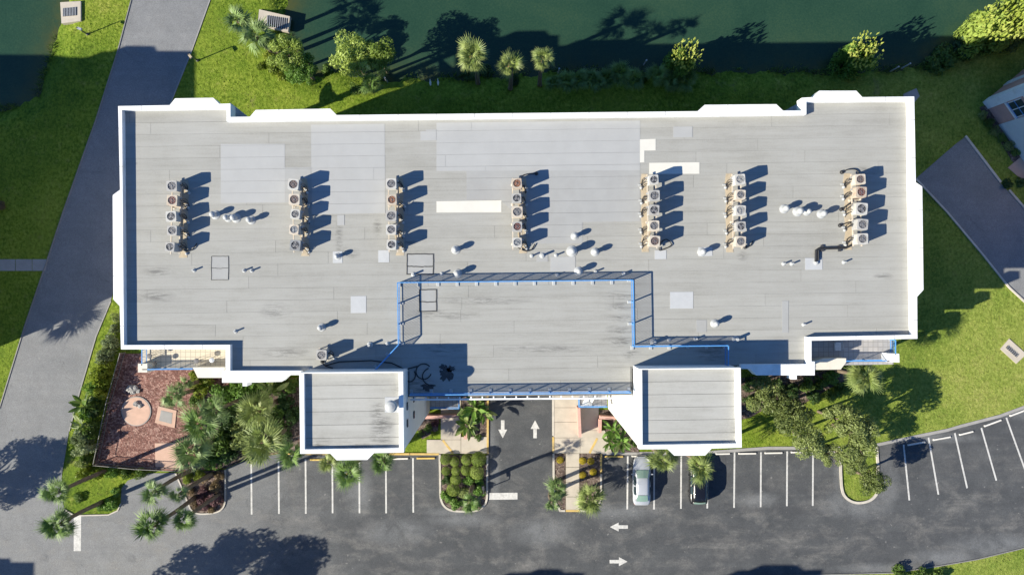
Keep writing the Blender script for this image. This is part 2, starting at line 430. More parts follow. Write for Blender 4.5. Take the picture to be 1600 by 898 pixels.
def m_asphalt(name='asphalt', x0=-26.0, x1=-6.0):
    m, nt, b, out = newmat(name)
    p = pos(nt)
    sep = nt.nodes.new('ShaderNodeSeparateXYZ'); nt.links.new(p, sep.inputs[0])
    big = noise(nt, p, 0.11, 5, 0.62, 0.6); mid = noise(nt, p, 0.45, 6, 0.72, 0.5); fine = noise(nt, p, 14, 3, 0.8)
    # the older, paler road on the west side, the newer sealcoat to the east
    west = nt.nodes.new('ShaderNodeMapRange'); west.interpolation_type = 'SMOOTHSTEP'
    wob = math_(nt, 'ADD', sep.outputs[0], math_(nt, 'MULTIPLY', big, 16.0))
    nt.links.new(wob, west.inputs[0])
    for i, v in ((1, x0), (2, x1), (3, 1.0), (4, 0.0)): west.inputs[i].default_value = v
    new = ramp(nt, mid, [(0.3, (0.058, 0.062, 0.067)), (0.55, (0.080, 0.084, 0.089)), (0.75, (0.104, 0.107, 0.110))])
    old = ramp(nt, mid, [(0.3, (0.172, 0.176, 0.183)), (0.7, (0.232, 0.235, 0.240))])
    col = mix(nt, west.outputs[0], new, old)
    # dusty worn patches along the aisle
    aisle = nt.nodes.new('ShaderNodeMapRange'); aisle.interpolation_type = 'SMOOTHSTEP'
    nt.links.new(math_(nt, 'ABSOLUTE', math_(nt, 'ADD', sep.outputs[1], 25.0)), aisle.inputs[0])
    for i, v in ((1, 2.0), (2, 9.0), (3, 1.0), (4, 0.35)): aisle.inputs[i].default_value = v
    dust = ramp(nt, noise(nt, pos(nt, (1, 1.6, 1)), 0.30, 8, 0.74, 0.3), [(0.48, 0.0), (0.70, 0.8)])
    dust = math_(nt, 'MULTIPLY', dust, aisle.outputs[0])
    dust = math_(nt, 'MULTIPLY', dust, ramp(nt, noise(nt, p, 3.0, 5, 0.8), [(0.3, 0.45), (0.6, 1.0)]))
    col = mix(nt, dust, col, (0.225, 0.215, 0.202))
    # wheel tracks and scuffs
    tr = ramp(nt, noise(nt, pos(nt, (0.06, 1.3, 1)), 1.0, 5, 0.6), [(0.4, 0.0), (0.62, 0.35)])
    col = mix(nt, tr, col, mix(nt, west.outputs[0], (0.060, 0.061, 0.067), (0.170, 0.173, 0.180)))
    acc = None
    for (u, v, ru, rv) in [(1337, 786, 62, 26), (1318, 745, 16, 50), (1385, 755, 22, 40), (1560, 852, 80, 20), (1480, 872, 70, 16), (1390, 888, 90, 10), (1590, 640, 60, 16), (1450, 684, 90, 9), (773, 735, 9, 62), (768, 690, 8, 40), (700, 800, 40, 9), (400, 760, 50, 40), (560, 770, 24, 40), (620, 830, 60, 22), (850, 830, 55, 26), (720, 812, 60, 12), (975, 800, 60, 14), (1180, 780, 40, 14)]:
        c = P(u, v, 0.03)
        sb = nt.nodes.new('ShaderNodeVectorMath'); sb.operation = 'SUBTRACT'; sb.inputs[1].default_value = (c[0], c[1], 0); nt.links.new(p, sb.inputs[0])
        ml = nt.nodes.new('ShaderNodeVectorMath'); ml.operation = 'MULTIPLY'; ml.inputs[1].default_value = (1 / px(ru), 1 / px(rv), 0); nt.links.new(sb.outputs[0], ml.inputs[0])
        ln = nt.nodes.new('ShaderNodeVectorMath'); ln.operation = 'LENGTH'; nt.links.new(ml.outputs[0], ln.inputs[0])
        k = math_(nt, 'SUBTRACT', 1.15, ln.outputs['Value']); acc = k if acc is None else math_(nt, 'MAXIMUM', acc, k)
    worn = math_(nt, 'MULTIPLY', math_(nt, 'MINIMUM', math_(nt, 'MAXIMUM', acc, 0.0), 0.8), ramp(nt, mid, [(0.32, 0.25), (0.6, 0.95)]))
    col = mix(nt, worn, col, (0.175, 0.180, 0.186))
    speck = ramp(nt, fine, [(0.35, 0.75), (0.65, 1.2)])
    col = mix(nt, 1.0, col, speck, 'MULTIPLY')
    spots = ramp(nt, noise(nt, p, 2.3, 2, 0.4), [(0.71, 0.0), (0.76, 0.5)])
    col = mix(nt, spots, col, (0.26, 0.25, 0.24))
    # hairline cracks
    v = nt.nodes.new('ShaderNodeTexVoronoi'); v.feature = 'DISTANCE_TO_EDGE'; v.inputs['Scale'].default_value = 0.13
    wv = nt.nodes.new('ShaderNodeVectorMath'); wv.operation = 'ADD'
    nn = nt.nodes.new('ShaderNodeTexNoise'); nn.inputs['Scale'].default_value = 0.6; nn.inputs['Detail'].default_value = 5
    nt.links.new(p, nn.inputs['Vector'])
    vsn = nt.nodes.new('ShaderNodeVectorMath'); vsn.operation = 'SCALE'; vsn.inputs['Scale'].default_value = 2.5
    nt.links.new(nn.outputs['Color'], vsn.inputs[0])
    nt.links.new(p, wv.inputs[0]); nt.links.new(vsn.outputs[0], wv.inputs[1]); nt.links.new(wv.outputs[0], v.inputs['Vector'])
    crack = ramp(nt, v.outputs['Distance'], [(0.0, 0.3), (0.005, 0.0)])
    crack = math_(nt, 'MULTIPLY', crack, ramp(nt, big, [(0.42, 0.0), (0.55, 1.0)]))
    col = mix(nt, crack, col, (0.03, 0.03, 0.032))
    nt.links.new(col, b.inputs['Base Color']); b.inputs['Roughness'].default_value = 0.85
    b.inputs['Specular IOR Level'].default_value = 0.3
    bump(nt, b, fine, 0.3, 0.02)
    return m
M['asphalt'] = m_asphalt()
M['asphalt_old'] = m_asphalt('old_asphalt', 900.0, 999.0)
def m_mulch(name, a, c, d):
    m, nt, b, out = newmat(name)
    p = pos(nt); v = nt.nodes.new('ShaderNodeTexVoronoi'); v.inputs['Scale'].default_value = 6.5
    nt.links.new(p, v.inputs['Vector'])
    sp = nt.nodes.new('ShaderNodeSeparateColor'); nt.links.new(v.outputs['Color'], sp.inputs[0])
    col = ramp(nt, sp.outputs[0], [(0.0, a), (0.55, c), (0.95, d)])
    col = mix(nt, 1.0, col, ramp(nt, noise(nt, p, 0.8, 5), [(0.3, 0.7), (0.7, 1.2)]), 'MULTIPLY')
    nt.links.new(col, b.inputs['Base Color']); b.inputs['Roughness'].default_value = 0.9
    bump(nt, b, v.outputs['Distance'], 0.8, 0.06)
    return m
M['mulch_red'] = m_mulch('red_mulch', (0.12, 0.05, 0.04), (0.21, 0.10, 0.08), (0.36, 0.22, 0.18))
M['mulch'] = m_mulch('brown_mulch', (0.06, 0.04, 0.032), (0.12, 0.085, 0.07), (0.22, 0.17, 0.14))
def m_water():
    m, nt, b, out = newmat('pond_water')
    p = pos(nt)
    n = noise(nt, p, 0.10, 5, 0.6, 0.5); f = noise(nt, p, 6.0, 4, 0.7)
    k = math_(nt, 'ADD', math_(nt, 'MULTIPLY', n, 0.5), math_(nt, 'MULTIPLY', f, 0.5))
    col = ramp(nt, k, [(0.34, (0.013, 0.039, 0.026)), (0.5, (0.020, 0.053, 0.034)), (0.66, (0.034, 0.069, 0.039))])
    at = nt.nodes.new('ShaderNodeAttribute'); at.attribute_name = 'shore'
    sh = math_(nt, 'MULTIPLY', at.outputs['Fac'], ramp(nt, noise(nt, p, 0.35, 6, 0.7), [(0.35, 0.05), (0.62, 1.3)]))
    col = mix(nt, math_(nt, 'MINIMUM', sh, 0.85), col, (0.060, 0.066, 0.022))
    nt.links.new(col, b.inputs['Base Color']); b.inputs['Roughness'].default_value = 0.18
    b.inputs['IOR'].default_value = 1.33
    bump(nt, b, noise(nt, p, 2.2, 4, 0.6), 0.10, 0.05)
    return m
M['water'] = m_water()

# roof membrane with soot, rust runs and long wiped streaks: stains with shapes of their own
STAINS = [(240, 463, 26, 9), (246, 425, 20, 6), (430, 485, 20, 10), (445, 552, 30, 8), (350, 425, 8, 10), (530, 372, 5, 24), (545, 395, 14, 8),
          (690, 492, 45, 7), (640, 380, 10, 5), (970, 462, 22, 7), (971, 478, 22, 7), (972, 497, 18, 6), (970, 515, 18, 7), (968, 533, 22, 8), (986, 551, 12, 9),
          (1112, 553, 24, 10), (850, 545, 55, 5), (760, 470, 60, 5), (1380, 432, 12, 5), (1350, 270, 14, 10), (1160, 400, 7, 6),
          (590, 355, 6, 12), (700, 655, 30, 12), (605, 660, 14, 30), (560, 690, 50, 9), (512, 690, 22, 14), (600, 640, 10, 20), (655, 602, 26, 12),
          (1135, 690, 22, 12), (1140, 660, 10, 20), (1120, 545, 12, 14), (690, 545, 25, 10)]
def m_roof(name='roof_membrane', gain=1.0, soot=0.62):
    m, nt, b, out = newmat(name)
    p = pos(nt)
    oi = nt.nodes.new('ShaderNodeObjectInfo')
    st = noise(nt, pos(nt, (0.18, 2.2, 1)), 1.0, 6, 0.72, 0.2)
    mid = noise(nt, p, 0.22, 6, 0.7, 0.3); fine = noise(nt, p, 7.0, 4, 0.75)
    f = math_(nt, 'ADD', math_(nt, 'MULTIPLY', st, 0.45), math_(nt, 'ADD', math_(nt, 'MULTIPLY', mid, 0.35), math_(nt, 'MULTIPLY', fine, 0.20)))
    col = ramp(nt, f, [(0.36, (0.270, 0.265, 0.243)), (0.50, (0.324, 0.320, 0.298)), (0.64, (0.360, 0.357, 0.337))])
    tone = math_(nt, 'ADD', 0.98 * gain, math_(nt, 'MULTIPLY', oi.outputs['Random'], 0.06))
    tc = nt.nodes.new('ShaderNodeCombineColor')
    for i in range(3): nt.links.new(tone, tc.inputs[i])
    col = mix(nt, 1.0, col, tc.outputs[0], 'MULTIPLY')
    acc = None
    for (u, v, ru, rv) in STAINS:
        c = P(u, v, 16.85)
        sb = nt.nodes.new('ShaderNodeVectorMath'); sb.operation = 'SUBTRACT'; sb.inputs[1].default_value = (c[0], c[1], 0)
        nt.links.new(p, sb.inputs[0])
        ml = nt.nodes.new('ShaderNodeVectorMath'); ml.operation = 'MULTIPLY'
        ml.inputs[1].default_value = (1 / px(ru * 1.5, 16.85), 1 / px(rv * 1.5, 16.85), 0); nt.links.new(sb.outputs[0], ml.inputs[0])
        ln = nt.nodes.new('ShaderNodeVectorMath'); ln.operation = 'LENGTH'; nt.links.new(ml.outputs[0], ln.inputs[0])
        k = math_(nt, 'SUBTRACT', 1.0, ln.outputs['Value'])
        acc = k if acc is None else math_(nt, 'MAXIMUM', acc, k)
    g = math_(nt, 'MULTIPLY', math_(nt, 'MAXIMUM', acc, 0.0), ramp(nt, noise(nt, pos(nt, (0.35, 2.2, 1)), 1.3, 8, 0.82, 0.4), [(0.44, 0.0), (0.72, 1.7)]))
    g = math_(nt, 'MINIMUM', math_(nt, 'MULTIPLY', g, soot / 0.62), soot)
    col = mix(nt, g, col, (0.09, 0.088, 0.085))
    # loose soot everywhere, very thin
    s2 = ramp(nt, noise(nt, pos(nt, (0.35, 1.5, 1)), 0.8, 8, 0.8), [(0.58, 0.0), (0.8, 0.5)])
    col = mix(nt, s2, col, (0.22, 0.215, 0.205))
    nt.links.new(col, b.inputs['Base Color']); b.inputs['Roughness'].default_value = 0.9; b.inputs['Specular IOR Level'].default_value = 0.2
    bump(nt, b, fine, 0.15, 0.01)
    return m
M['roof'] = m_roof()
M['roof_tower'] = m_roof('tower_membrane', 1.15, 0.8)
M['patch'] = plain('grey_patch_coating', (0.362, 0.365, 0.362), 0.75, 0.04, 0.6, dirt=(0.33, 0.33, 0.325))
M['patch_mid'] = plain('older_patch_coating', (0.325, 0.327, 0.322), 0.8, 0.05, 0.8, dirt=(0.29, 0.285, 0.275))
M['patch_white'] = plain('cream_new_membrane', (0.62, 0.60, 0.54), 0.7, 0.04, 1.0)
M['patch_pale'] = plain('pale_patch_coating', (0.43, 0.44, 0.45), 0.75, 0.05, 1.5)
M['tar'] = plain('tar', (0.05, 0.05, 0.05), 0.7, 0.4, 6)
def m_tiles(name, c, c2, scale):
    m, nt, b, out = newmat(name)
    br = nt.nodes.new('ShaderNodeTexBrick'); br.offset = 0.0
    for k, vv in (('Color1', c), ('Color2', c2), ('Mortar', tuple(x * 0.6 for x in c))): br.inputs[k].default_value = (*vv, 1)
    br.inputs['Scale'].default_value = scale; br.inputs['Mortar Size'].default_value = 0.03
    br.inputs['Brick Width'].default_value = 0.5; br.inputs['Row Height'].default_value = 0.5
    nt.links.new(pos(nt), br.inputs['Vector']); nt.links.new(br.outputs['Color'], b.inputs['Base Color'])
    b.inputs['Roughness'].default_value = 0.6
    return m
M['tile_cream'] = m_tiles('cream_balcony_tile', (0.56, 0.49, 0.38), (0.52, 0.46, 0.36), 1.2)
M['tile_grey'] = m_tiles('grey_balcony_tile', (0.40, 0.38, 0.37), (0.33, 0.32, 0.32), 1.2)

# ------------------------------------------------------------------ ground, ponds, roads
WZ = -0.7
POND_E = [(452, -90), (452, 0), (451, 28), (449, 50), (462, 85), (480, 112), (505, 116), (540, 112), (575, 120), (600, 124), (650, 122), (700, 122), (760, 118), (800, 118),
          (860, 112), (900, 110), (1000, 112), (1100, 112), (1200, 111), (1300, 113), (1380, 110), (1420, 106), (1460, 104), (1500, 86), (1535, 58), (1570, 30), (1610, 0), (1680, -90)]
POND_W = [(-160, -90), (108, -90), (104, 0), (95, 40), (82, 80), (72, 110), (57, 148), (35, 165), (0, 170), (-70, 178), (-160, 150)]
pe = np.array([P2(u, v, WZ) for u, v in POND_E] + [P2(1700, -600, WZ), P2(440, -600, WZ)])
pw = np.array([P2(u, v, WZ) for u, v in POND_W] + [P2(-500, 120, WZ), P2(-500, -600, WZ), P2(112, -600, WZ)])
def sdist(pts, poly):
    """signed distance, negative inside"""
    d = np.full(len(pts), 1e9); ins = np.zeros(len(pts), bool)
    for i in range(len(poly)):
        a, b = poly[i], poly[(i + 1) % len(poly)]
        ab = b - a; t = np.clip(((pts - a) @ ab) / (ab @ ab), 0, 1)
        d = np.minimum(d, np.linalg.norm(pts - (a + t[:, None] * ab), axis=1))
        c = (a[1] > pts[:, 1]) != (b[1] > pts[:, 1])
        with np.errstate(divide='ignore', invalid='ignore'):
            xx = (b[0] - a[0]) * (pts[:, 1] - a[1]) / (b[1] - a[1]) + a[0]
        ins ^= c & (pts[:, 0] < xx)
    return np.where(ins, -d, d)
def bank(d):
    t = np.clip(d / 2.2, 0, 1); t = t * t * (3 - 2 * t)
    up = WZ + (0.0 - WZ) * t
    return np.where(d >= 0, up, np.maximum(-1.9, WZ + d * 0.8))
def gz(x, y):
    p = np.array([[x, y]])
    return float(np.minimum(bank(sdist(p, pe)), bank(sdist(p, pw)))[0])
xs = np.concatenate([[-1600, -600, -250, -120, -80], np.arange(-60, 60.1, 0.5), [80, 120, 250, 600, 1600]])
ys = np.concatenate([[-1600, -600, -250, -120, -70, -45], np.arange(-34, 36.1, 0.5), [40, 50, 80, 150, 400, 1600]])
gx, gy = np.meshgrid(xs, ys)
gp = np.stack([gx.ravel(), gy.ravel()], 1)
wob = 0.22 * np.sin(gp[:, 0] * 1.7 + 1.3 * np.sin(gp[:, 1] * 0.9)) + 0.15 * np.sin(gp[:, 0] * 4.1 + gp[:, 1] * 3.3)
h = np.minimum(bank(sdist(gp, pe) + wob), bank(sdist(gp, pw) + wob))
nx, ny = len(xs), len(ys)
me = bpy.data.meshes.new('ground')
idx = np.arange(nx * ny).reshape(ny, nx)
quads = np.stack([idx[:-1, :-1].ravel(), idx[:-1, 1:].ravel(), idx[1:, 1:].ravel(), idx[1:, :-1].ravel()], 1)
me.from_pydata(np.column_stack([gp, h]).tolist(), [], quads.tolist())
me.materials.append(M['grass']); me.polygons.foreach_set('use_smooth', [True] * len(me.polygons)); me.update()
ground = bpy.data.objects.new('ground', me); COL.objects.link(ground); structure(ground)
def pond(poly):
    """water as a grid that runs a little under the bank; an attribute holds the distance to the shore for the murky shallows"""
    lo, hi = poly.min(0) - 1, poly.max(0) + 1
    wx = np.concatenate([np.arange(max(lo[0], -62), min(hi[0], 62), .8), [hi[0]] if hi[0] > 62 else []]); wy = np.concatenate([np.arange(lo[1], min(hi[1], 36), .8), [hi[1]]])
    if lo[0] < -62: wx = np.concatenate([[lo[0]], wx])
    ax, ay = np.meshgrid(wx, wy); pts = np.stack([ax.ravel(), ay.ravel()], 1); d = sdist(pts, poly)
    ii = np.arange(len(pts)).reshape(len(wy), len(wx))
    f4 = np.stack([ii[:-1, :-1].ravel(), ii[:-1, 1:].ravel(), ii[1:, 1:].ravel(), ii[1:, :-1].ravel()], 1)
    keep = (d[f4].min(1) < .9); f4 = f4[keep]
    m_ = bpy.data.meshes.new('pond'); m_.from_pydata(np.column_stack([pts, np.full(len(pts), WZ)]).tolist(), [], f4.tolist())
    at = m_.attributes.new('shore', 'FLOAT', 'POINT'); at.data.foreach_set('value', np.exp(-np.maximum(-d, 0) / 1.1).astype(np.float32))
    m_.materials.append(M['water']); m_.update(); o_ = bpy.data.objects.new('pond', m_); COL.objects.link(o_); return structure(o_)
pond(pe); pond(pw)

NOSE_T = smooth([(1371, 748), (1372, 763), (1368.5, 772), (1361, 779.5), (1350, 783.8), (1337, 784.5), (1326, 780.5), (1318.5, 773), (1315, 763), (1313.6, 748)])
NOSE_L = smooth([(761, 768), (760.5, 779), (757, 788), (750, 794), (741, 797), (724, 798), (709, 797), (699.5, 794), (692.5, 787.5), (688.8, 778), (688, 768)])
NOSE_M = smooth([(938.9, 764), (938.5, 775), (936.5, 784), (932, 790.5), (924, 795), (914, 797)])
NOSE_W = smooth([(875, 797), (873, 793), (868.5, 785.5), (866, 776), (865.2, 764)])
NOSE_P = smooth([(352.3, 775), (352, 784), (349, 792), (342, 798), (330, 801), (316, 802), (305, 800), (298, 794)])
LOT = [(222, -60), (206, 0), (185, 80), (150, 190), (132, 240), (100, 330), (70, 420), (40, 508), (0, 638), (-25, 700), (-60, 750), (-150, 790), (-260, 800),
       (-260, 960), (0, 950), (300, 930), (600, 915), (900, 902), (1150, 899), (1285, 896), (1395, 893), (1463, 883), (1526, 872), (1600, 854), (1700, 815),
       (1700, 590), (1600, 636), (1562, 650), (1500, 666), (1480, 672), (1440, 680), (1369, 695), (1369.5, 700), (1371, 723)] + NOSE_T + [(1313, 735), (1313, 700), (1200, 700), (1110, 706.5), (1000, 708.5), (939, 708.5),
       ] + NOSE_M + [(906, 797), (883, 797)] + NOSE_W + [(864.6, 706), (864, 560), (762, 560), (762, 640)] + NOSE_L + [(687, 709), (437, 708.5), (400, 714), (375, 722), (353, 732)] + NOSE_P + [
       (283, 757), (274, 738), (232, 739), (200, 750), (190, 762), (189, 786), (183, 797), (170, 803), (128, 804), (115, 803), (101, 795), (96, 775), (97, 740), (103, 705), (108, 673),
       (125, 610), (150, 525), (173, 470), (200, 380), (230, 265), (265, 165), (300, 78), (328, 0), (347, -60)]
mb = MB(); mb.prism(pxpoly(LOT), -0.06, 0.03)
lot = structure(mb.build('parking_lot', M['asphalt']))
PAD = [(1431, 279), (1492, 226), (1508, 214), (1563, 286), (1600, 327), (1680, 420), (1700, 560), (1600, 470), (1576, 448), (1537, 399), (1480, 331)]
mb = MB(); mb.prism(pxpoly(PAD), -0.06, 0.03); structure(mb.build('driveway', M['asphalt_old']))
mb = MB()
for k, (a, b) in enumerate([(-40, -2), (-1, 24), (25, 50), (51, 75)]):
    mb.prism(pxpoly([(a, 405), (b, 405), (b - (4 if b == 75 else 0), 423), (a, 423)]), -0.05, 0.045)
structure(mb.build('footpath', M['walk']))

# ---- painted markings, children of the lot they are painted on
ZL = 0.0345
def mark(name, poly, mat='paint'):
    m_ = MB(); m_.prism(pxpoly(poly), 0.031, ZL); return m_.build(name, M[mat], lot)
def line(u0, v0, u1, v1, w=2.5):
    d = math.hypot(u1 - u0, v1 - v0); a, b = -(v1 - v0) / d * w / 2, (u1 - u0) / d * w / 2
    mark('parking_line', [(u0 + a, v0 + b), (u1 + a, v1 + b), (u1 - a, v1 - b), (u0 - a, v0 - b)])
for l in [(392.7, 719, 393.3, 803), (435.3, 718, 436, 802), (477.5, 717, 478, 801.7), (519.3, 716, 519.8, 801), (561.3, 716, 561.8, 801), (603, 716, 603.4, 801), (645.3, 715, 645.8, 800),
          (980.8, 712, 980, 795), (1022.3, 710, 1021.8, 795), (1064.3, 709, 1063.8, 794), (1105.3, 708, 1105, 793.5), (1147.6, 706, 1146.8, 792.5), (1188.8, 706, 1188.4, 791.5),
          (1229.8, 704.5, 1229.3, 790), (1270.2, 704, 1269.7, 789.5), (1411.6, 694, 1420.6, 781), (1450.5, 683, 1466, 772), (1491.5, 676, 1511, 762), (1533, 668, 1556.5, 750), (1572, 652, 1602, 735)]:
    line(*l)
mark('stop_line', [(764, 769.5), (808.5, 769), (808.5, 779.5), (764, 780)])
mark('stop_line', [(115.5, 803.5), (127, 804), (126.5, 860), (115.5, 860)])
def arrow(u, v, du, dv, L=28.0):
    """tip at (u, v), pointing along (du, dv)"""
    nu, nv = -dv, du
    q = lambda a, b: (u - du * a + nu * b, v - dv * a + nv * b)
    mark('arrow_marking', [q(0, 0), q(13.5, 7), q(13.5, 2.7), q(L, 2.7), q(L, -2.7), q(13.5, -2.7), q(13.5, -7)])
arrow(785.5, 684, 0, 1); arrow(836, 656, 0, -1); arrow(953, 822.5, -1, 0); arrow(980.5, 876.5, 1, 0)
for (u, v) in ((67.5, 873), (204, 873.5)):
    c = P(u, v, 0.03)
    t = thing('manhole_cover', 'round iron manhole cover in the pale asphalt, %s of the two' % ('left' if u < 100 else 'right'), 'manhole', c)
    mb = MB(); mb.lathe([(0.52, 0.0), (0.52, 0.012), (0.40, 0.012), (0.40, 0.004)], 24, c); mb.build('rim', M['asphalt_old'], t)
    mb = MB(); mb.lathe([(0.38, 0.0), (0.38, 0.014), (0.36, 0.018)], 24, c)
    for k in range(6): mb.box((c[0] - 0.25 + k * 0.1, c[1], c[2] + 0.018), (0.03, 0.4, 0.008))
    mb.build('lid', M['asphalt_old'], t)

# ---- kerbs
def kerb(path, mat='kerb', w=0.2, h=0.14):
    m_ = MB(); strip(m_, pxpoly(path), w, -0.02, h); return structure(m_.build('kerb', M[mat]))
kerb([(687, 709), (687.6, 740)] + NOSE_L[::-1] + [(761.3, 740), (761.5, 711)])
kerb([(762, 708), (762.5, 560)], 'kerb_yellow')
kerb([(864, 560), (864.3, 680)]); kerb([(864.3, 682), (864.6, 706)], 'kerb_yellow')
kerb([(864.8, 708), (864.9, 736)] + NOSE_W[::-1] + [(883, 797)])
kerb([(884, 797), (906, 797)], 'kerb_yellow'); kerb([(907, 797)] + NOSE_M[::-1] + [(939, 740)]); kerb([(939, 738), (939, 708.5)], 'kerb_yellow')
kerb([(939.5, 707.5), (1000, 708), (1110, 706), (1200, 699.5), (1312, 699.5)], 'walk', .3, .06)
kerb([(1313, 700), (1313, 735)] + NOSE_T[::-1] + [(1371, 723), (1369, 697)], w=0.24)
kerb([(1370, 694.5), (1440, 679.5), (1480, 671.5), (1500, 665.5), (1562, 649.5), (1600, 635.5), (1690, 594)], 'walk', .3, .06)
kerb([(440, 708), (560, 708.6), (640, 708.6)], 'kerb_yellow'); kerb([(641, 708.6), (686, 708.8)], 'kerb_yellow')
kerb([(352.5, 733)] + NOSE_P + [(283, 757), (275, 739)], w=0.14)
kerb([(101, 795), (115, 803.5), (128, 804.5), (170, 803.5), (184, 797), (189.5, 786)], w=0.12, h=0.1)
kerb([(1600, 855), (1526, 873), (1463, 884), (1395, 894), (1285, 897), (1150, 900), (900, 903)], 'fence', w=0.1, h=0.1)
kerb([(1431, 280), (1480, 332), (1537, 400), (1576, 449), (1600, 471), (1660, 522)], w=0.17)
kerb([(1508, 213), (1563, 285)], w=0.22)
kerb([(1576, 297), (1602, 327)], w=0.2)
kerb([(328.5, 0), (300.5, 78), (265.5, 165), (230, 265)], 'walk', w=0.10, h=0.07); kerb([(173.5, 470), (150.5, 525), (125.5, 610), (108.5, 673)], 'walk', w=0.1, h=0.07)
kerb([(205.5, 0), (184.5, 80), (149.5, 190), (131.5, 240), (99.5, 330), (69.5, 420), (39.5, 508), (-0.5, 638)], 'fence', w=0.09, h=0.1)

# ---- wheel stops
stop_me = {}
for nm in ('white', 'yellow'):
    b_ = MB(); b_.box((0, 0, 0), (1.83, 0.16, 0.13), taper=0.94); stop_me[nm] = mesh_of(b_, 'wheel_stop', M['stop_' + nm])
STOPS = [(484, 718, 509, 718, 'yellow', 'in the bay left of the west tower bump'), (612, 716.5, 638, 716, 'white', 'two bays left of the clipped shrub island'), (651, 715.8, 680, 715.5, 'yellow', 'in the bay beside the clipped shrub island'),
         (945, 713, 974, 713, 'yellow', 'in the bay left of the silver car'), (987, 712.5, 1010, 711.5, 'white', 'in front of the silver car nose'), (1118, 708.8, 1141, 708.4, 'white', 'right of the black car nose'),
         (1154, 708.4, 1182, 708, 'white', 'second bay right of the black car'), (1195, 707.5, 1223, 707, 'white', 'third bay right of the black car'), (1236, 706.3, 1262, 706, 'white', 'two bays left of the tree island'),
         (1279, 705.8, 1305, 705.3, 'white', 'in the bay touching the tree island on its left'), (1418, 695, 1446, 690, 'white', 'in the tree shade right of the tree island'), (1458, 687, 1486, 682, 'white', 'second in the curved bays by the east lawn'),
         (1499, 679, 1521, 673.5, 'white', 'third in the curved bays by the east lawn'), (1538, 665.5, 1565, 655.5, 'white', 'fourth in the curved bays by the east lawn'), (1578, 649.5, 1603, 640, 'white', 'last in the curved bays at the right edge')]
for (u0, v0, u1, v1, cname, where) in STOPS:
    a, b = P(u0, v0, 0.1), P(u1, v1, 0.1)
    o = piece('wheel_stop', stop_me[cname], None, ((a[0] + b[0]) / 2, (a[1] + b[1]) / 2, 0.03), (0, 0, math.atan2(b[1] - a[1], b[0] - a[0])))
    L = math.hypot(b[0] - a[0], b[1] - a[1]); o.scale = (L / 1.83, 1, 1)
    tag(o, '%s concrete wheel stop %s' % (cname, where), 'wheel stop', 'wheel stops heading the parking bays')

# ---- planted beds and walkways round the entrance
def bed(name, poly, mat, z=0.08):
    m_ = MB(); m_.prism(pxpoly(poly), -0.04, z); return structure(m_.build(name, M[mat]))
bed('planting_bed', [(687.5, 710), (761, 711)] + NOSE_L, 'mulch')
bed('planting_bed', [(865.5, 708), (883.5, 708), (883.5, 797)] + NOSE_W, 'mulch')
bed('planting_bed', [(905.5, 708), (938.5, 708)] + NOSE_M + [(905.5, 797)], 'mulch')
bed('planting_bed', [(283, 757), (276, 739), (352, 733)] + NOSE_P, 'mulch')
walk = []
for poly in ([(864.8, 560), (938, 560), (938, 622), (864.8, 622)], [(864.8, 622.6), (904, 622.6), (904, 636), (864.8, 636)], [(864.8, 636.5), (904, 636.5), (904, 658.5), (864.8, 658.5)], [(864.8, 659), (906, 659), (906, 683), (864.8, 683)],
             [(864.8, 683.5), (906, 683.5), (906, 707.4), (864.8, 707.4)], [(906.5, 672), (945, 672), (956, 707.4), (906.5, 707.4)], [(884, 708), (905, 708), (905, 729), (884, 729)], [(884, 729.6), (905, 729.6), (905, 752), (884, 752)],
             [(884, 752.6), (905, 752.6), (905, 775), (884, 775)], [(884, 775.6), (905, 775.6), (905, 796.3), (884, 796.3)],
             [(667, 686.5), (689.5, 686.5), (707, 708), (667, 708)], [(690.3, 686.5), (720, 686.5), (720, 708), (707.8, 708)], [(720.6, 682), (761, 682), (761, 708), (720.6, 708)], [(689, 560), (720, 560), (720, 686), (689, 686)],
             [(906, 620), (935, 620), (935, 671.5), (906, 671.5)]):
    walk.append(poly)
mb = MB(); mb.prism(pxpoly([(866, 562), (936, 562), (936, 660), (954, 706), (866, 706)]), -0.05, 0.05); wk = structure(mb.build('walkway', M['felt']))
for poly in walk:
    m_ = MB(); m_.prism(pxpoly(poly), -0.03, 0.11 + rng.random() * 0.004); m_.build('paving_slab', M['concrete'], wk)
for (a, b) in (((692, 687), (708, 707.5)), ((933, 684), (921, 707))):
    m_ = MB(); strip(m_, pxpoly([a, b]), 0.22, 0.1, 0.125); structure(m_.build('ramp_edge', M['kerb_yellow']))

# ---- fenced garden in the corner
bed('garden_bed', [(187, 552), (352, 552), (353, 590), (470, 590), (468, 707), (437, 707.5), (400, 713), (375, 721), (352, 731), (275, 736), (147, 726), (160, 670)], 'mulch_red', 0.05)
bed('garden_bed', [(318, 604), (470, 596), (466, 706), (437, 706), (400, 712), (375, 720), (352, 730), (318, 732)], 'mulch', 0.065)
bed('garden_bed', [(1158, 590), (1330, 575), (1330, 590), (1300, 604), (1240, 640), (1200, 636), (1172, 652), (1158, 655)], 'mulch', 0.05)
bed('garden_bed', [(1530, 168), (1552, 160), (1604, 222), (1604, 280), (1580, 250)], 'mulch', 0.05)
bed('garden_bed', [(640, 645), (688, 645), (684, 672), (660, 686)], 'mulch', 0.06)
bed('garden_bed', [(721, 600), (761, 600), (761, 681), (736, 681), (721, 660)], 'mulch', 0.06)
bed('garden_bed', [(936, 640), (992, 640), (998, 706), (957, 706)], 'mulch', 0.06)
c = P(213, 642, 0.1)
t = thing('round_patio', 'round salmon coloured patio slab on red mulch with rocks on it', 'patio', (c[0], c[1], 0.05))
mb = MB(); mb.lathe([(1.43, 0.0), (1.43, 0.08), (1.40, 0.095)], 40, (c[0], c[1], 0.05)); mb.build('slab', M['terra'], t)
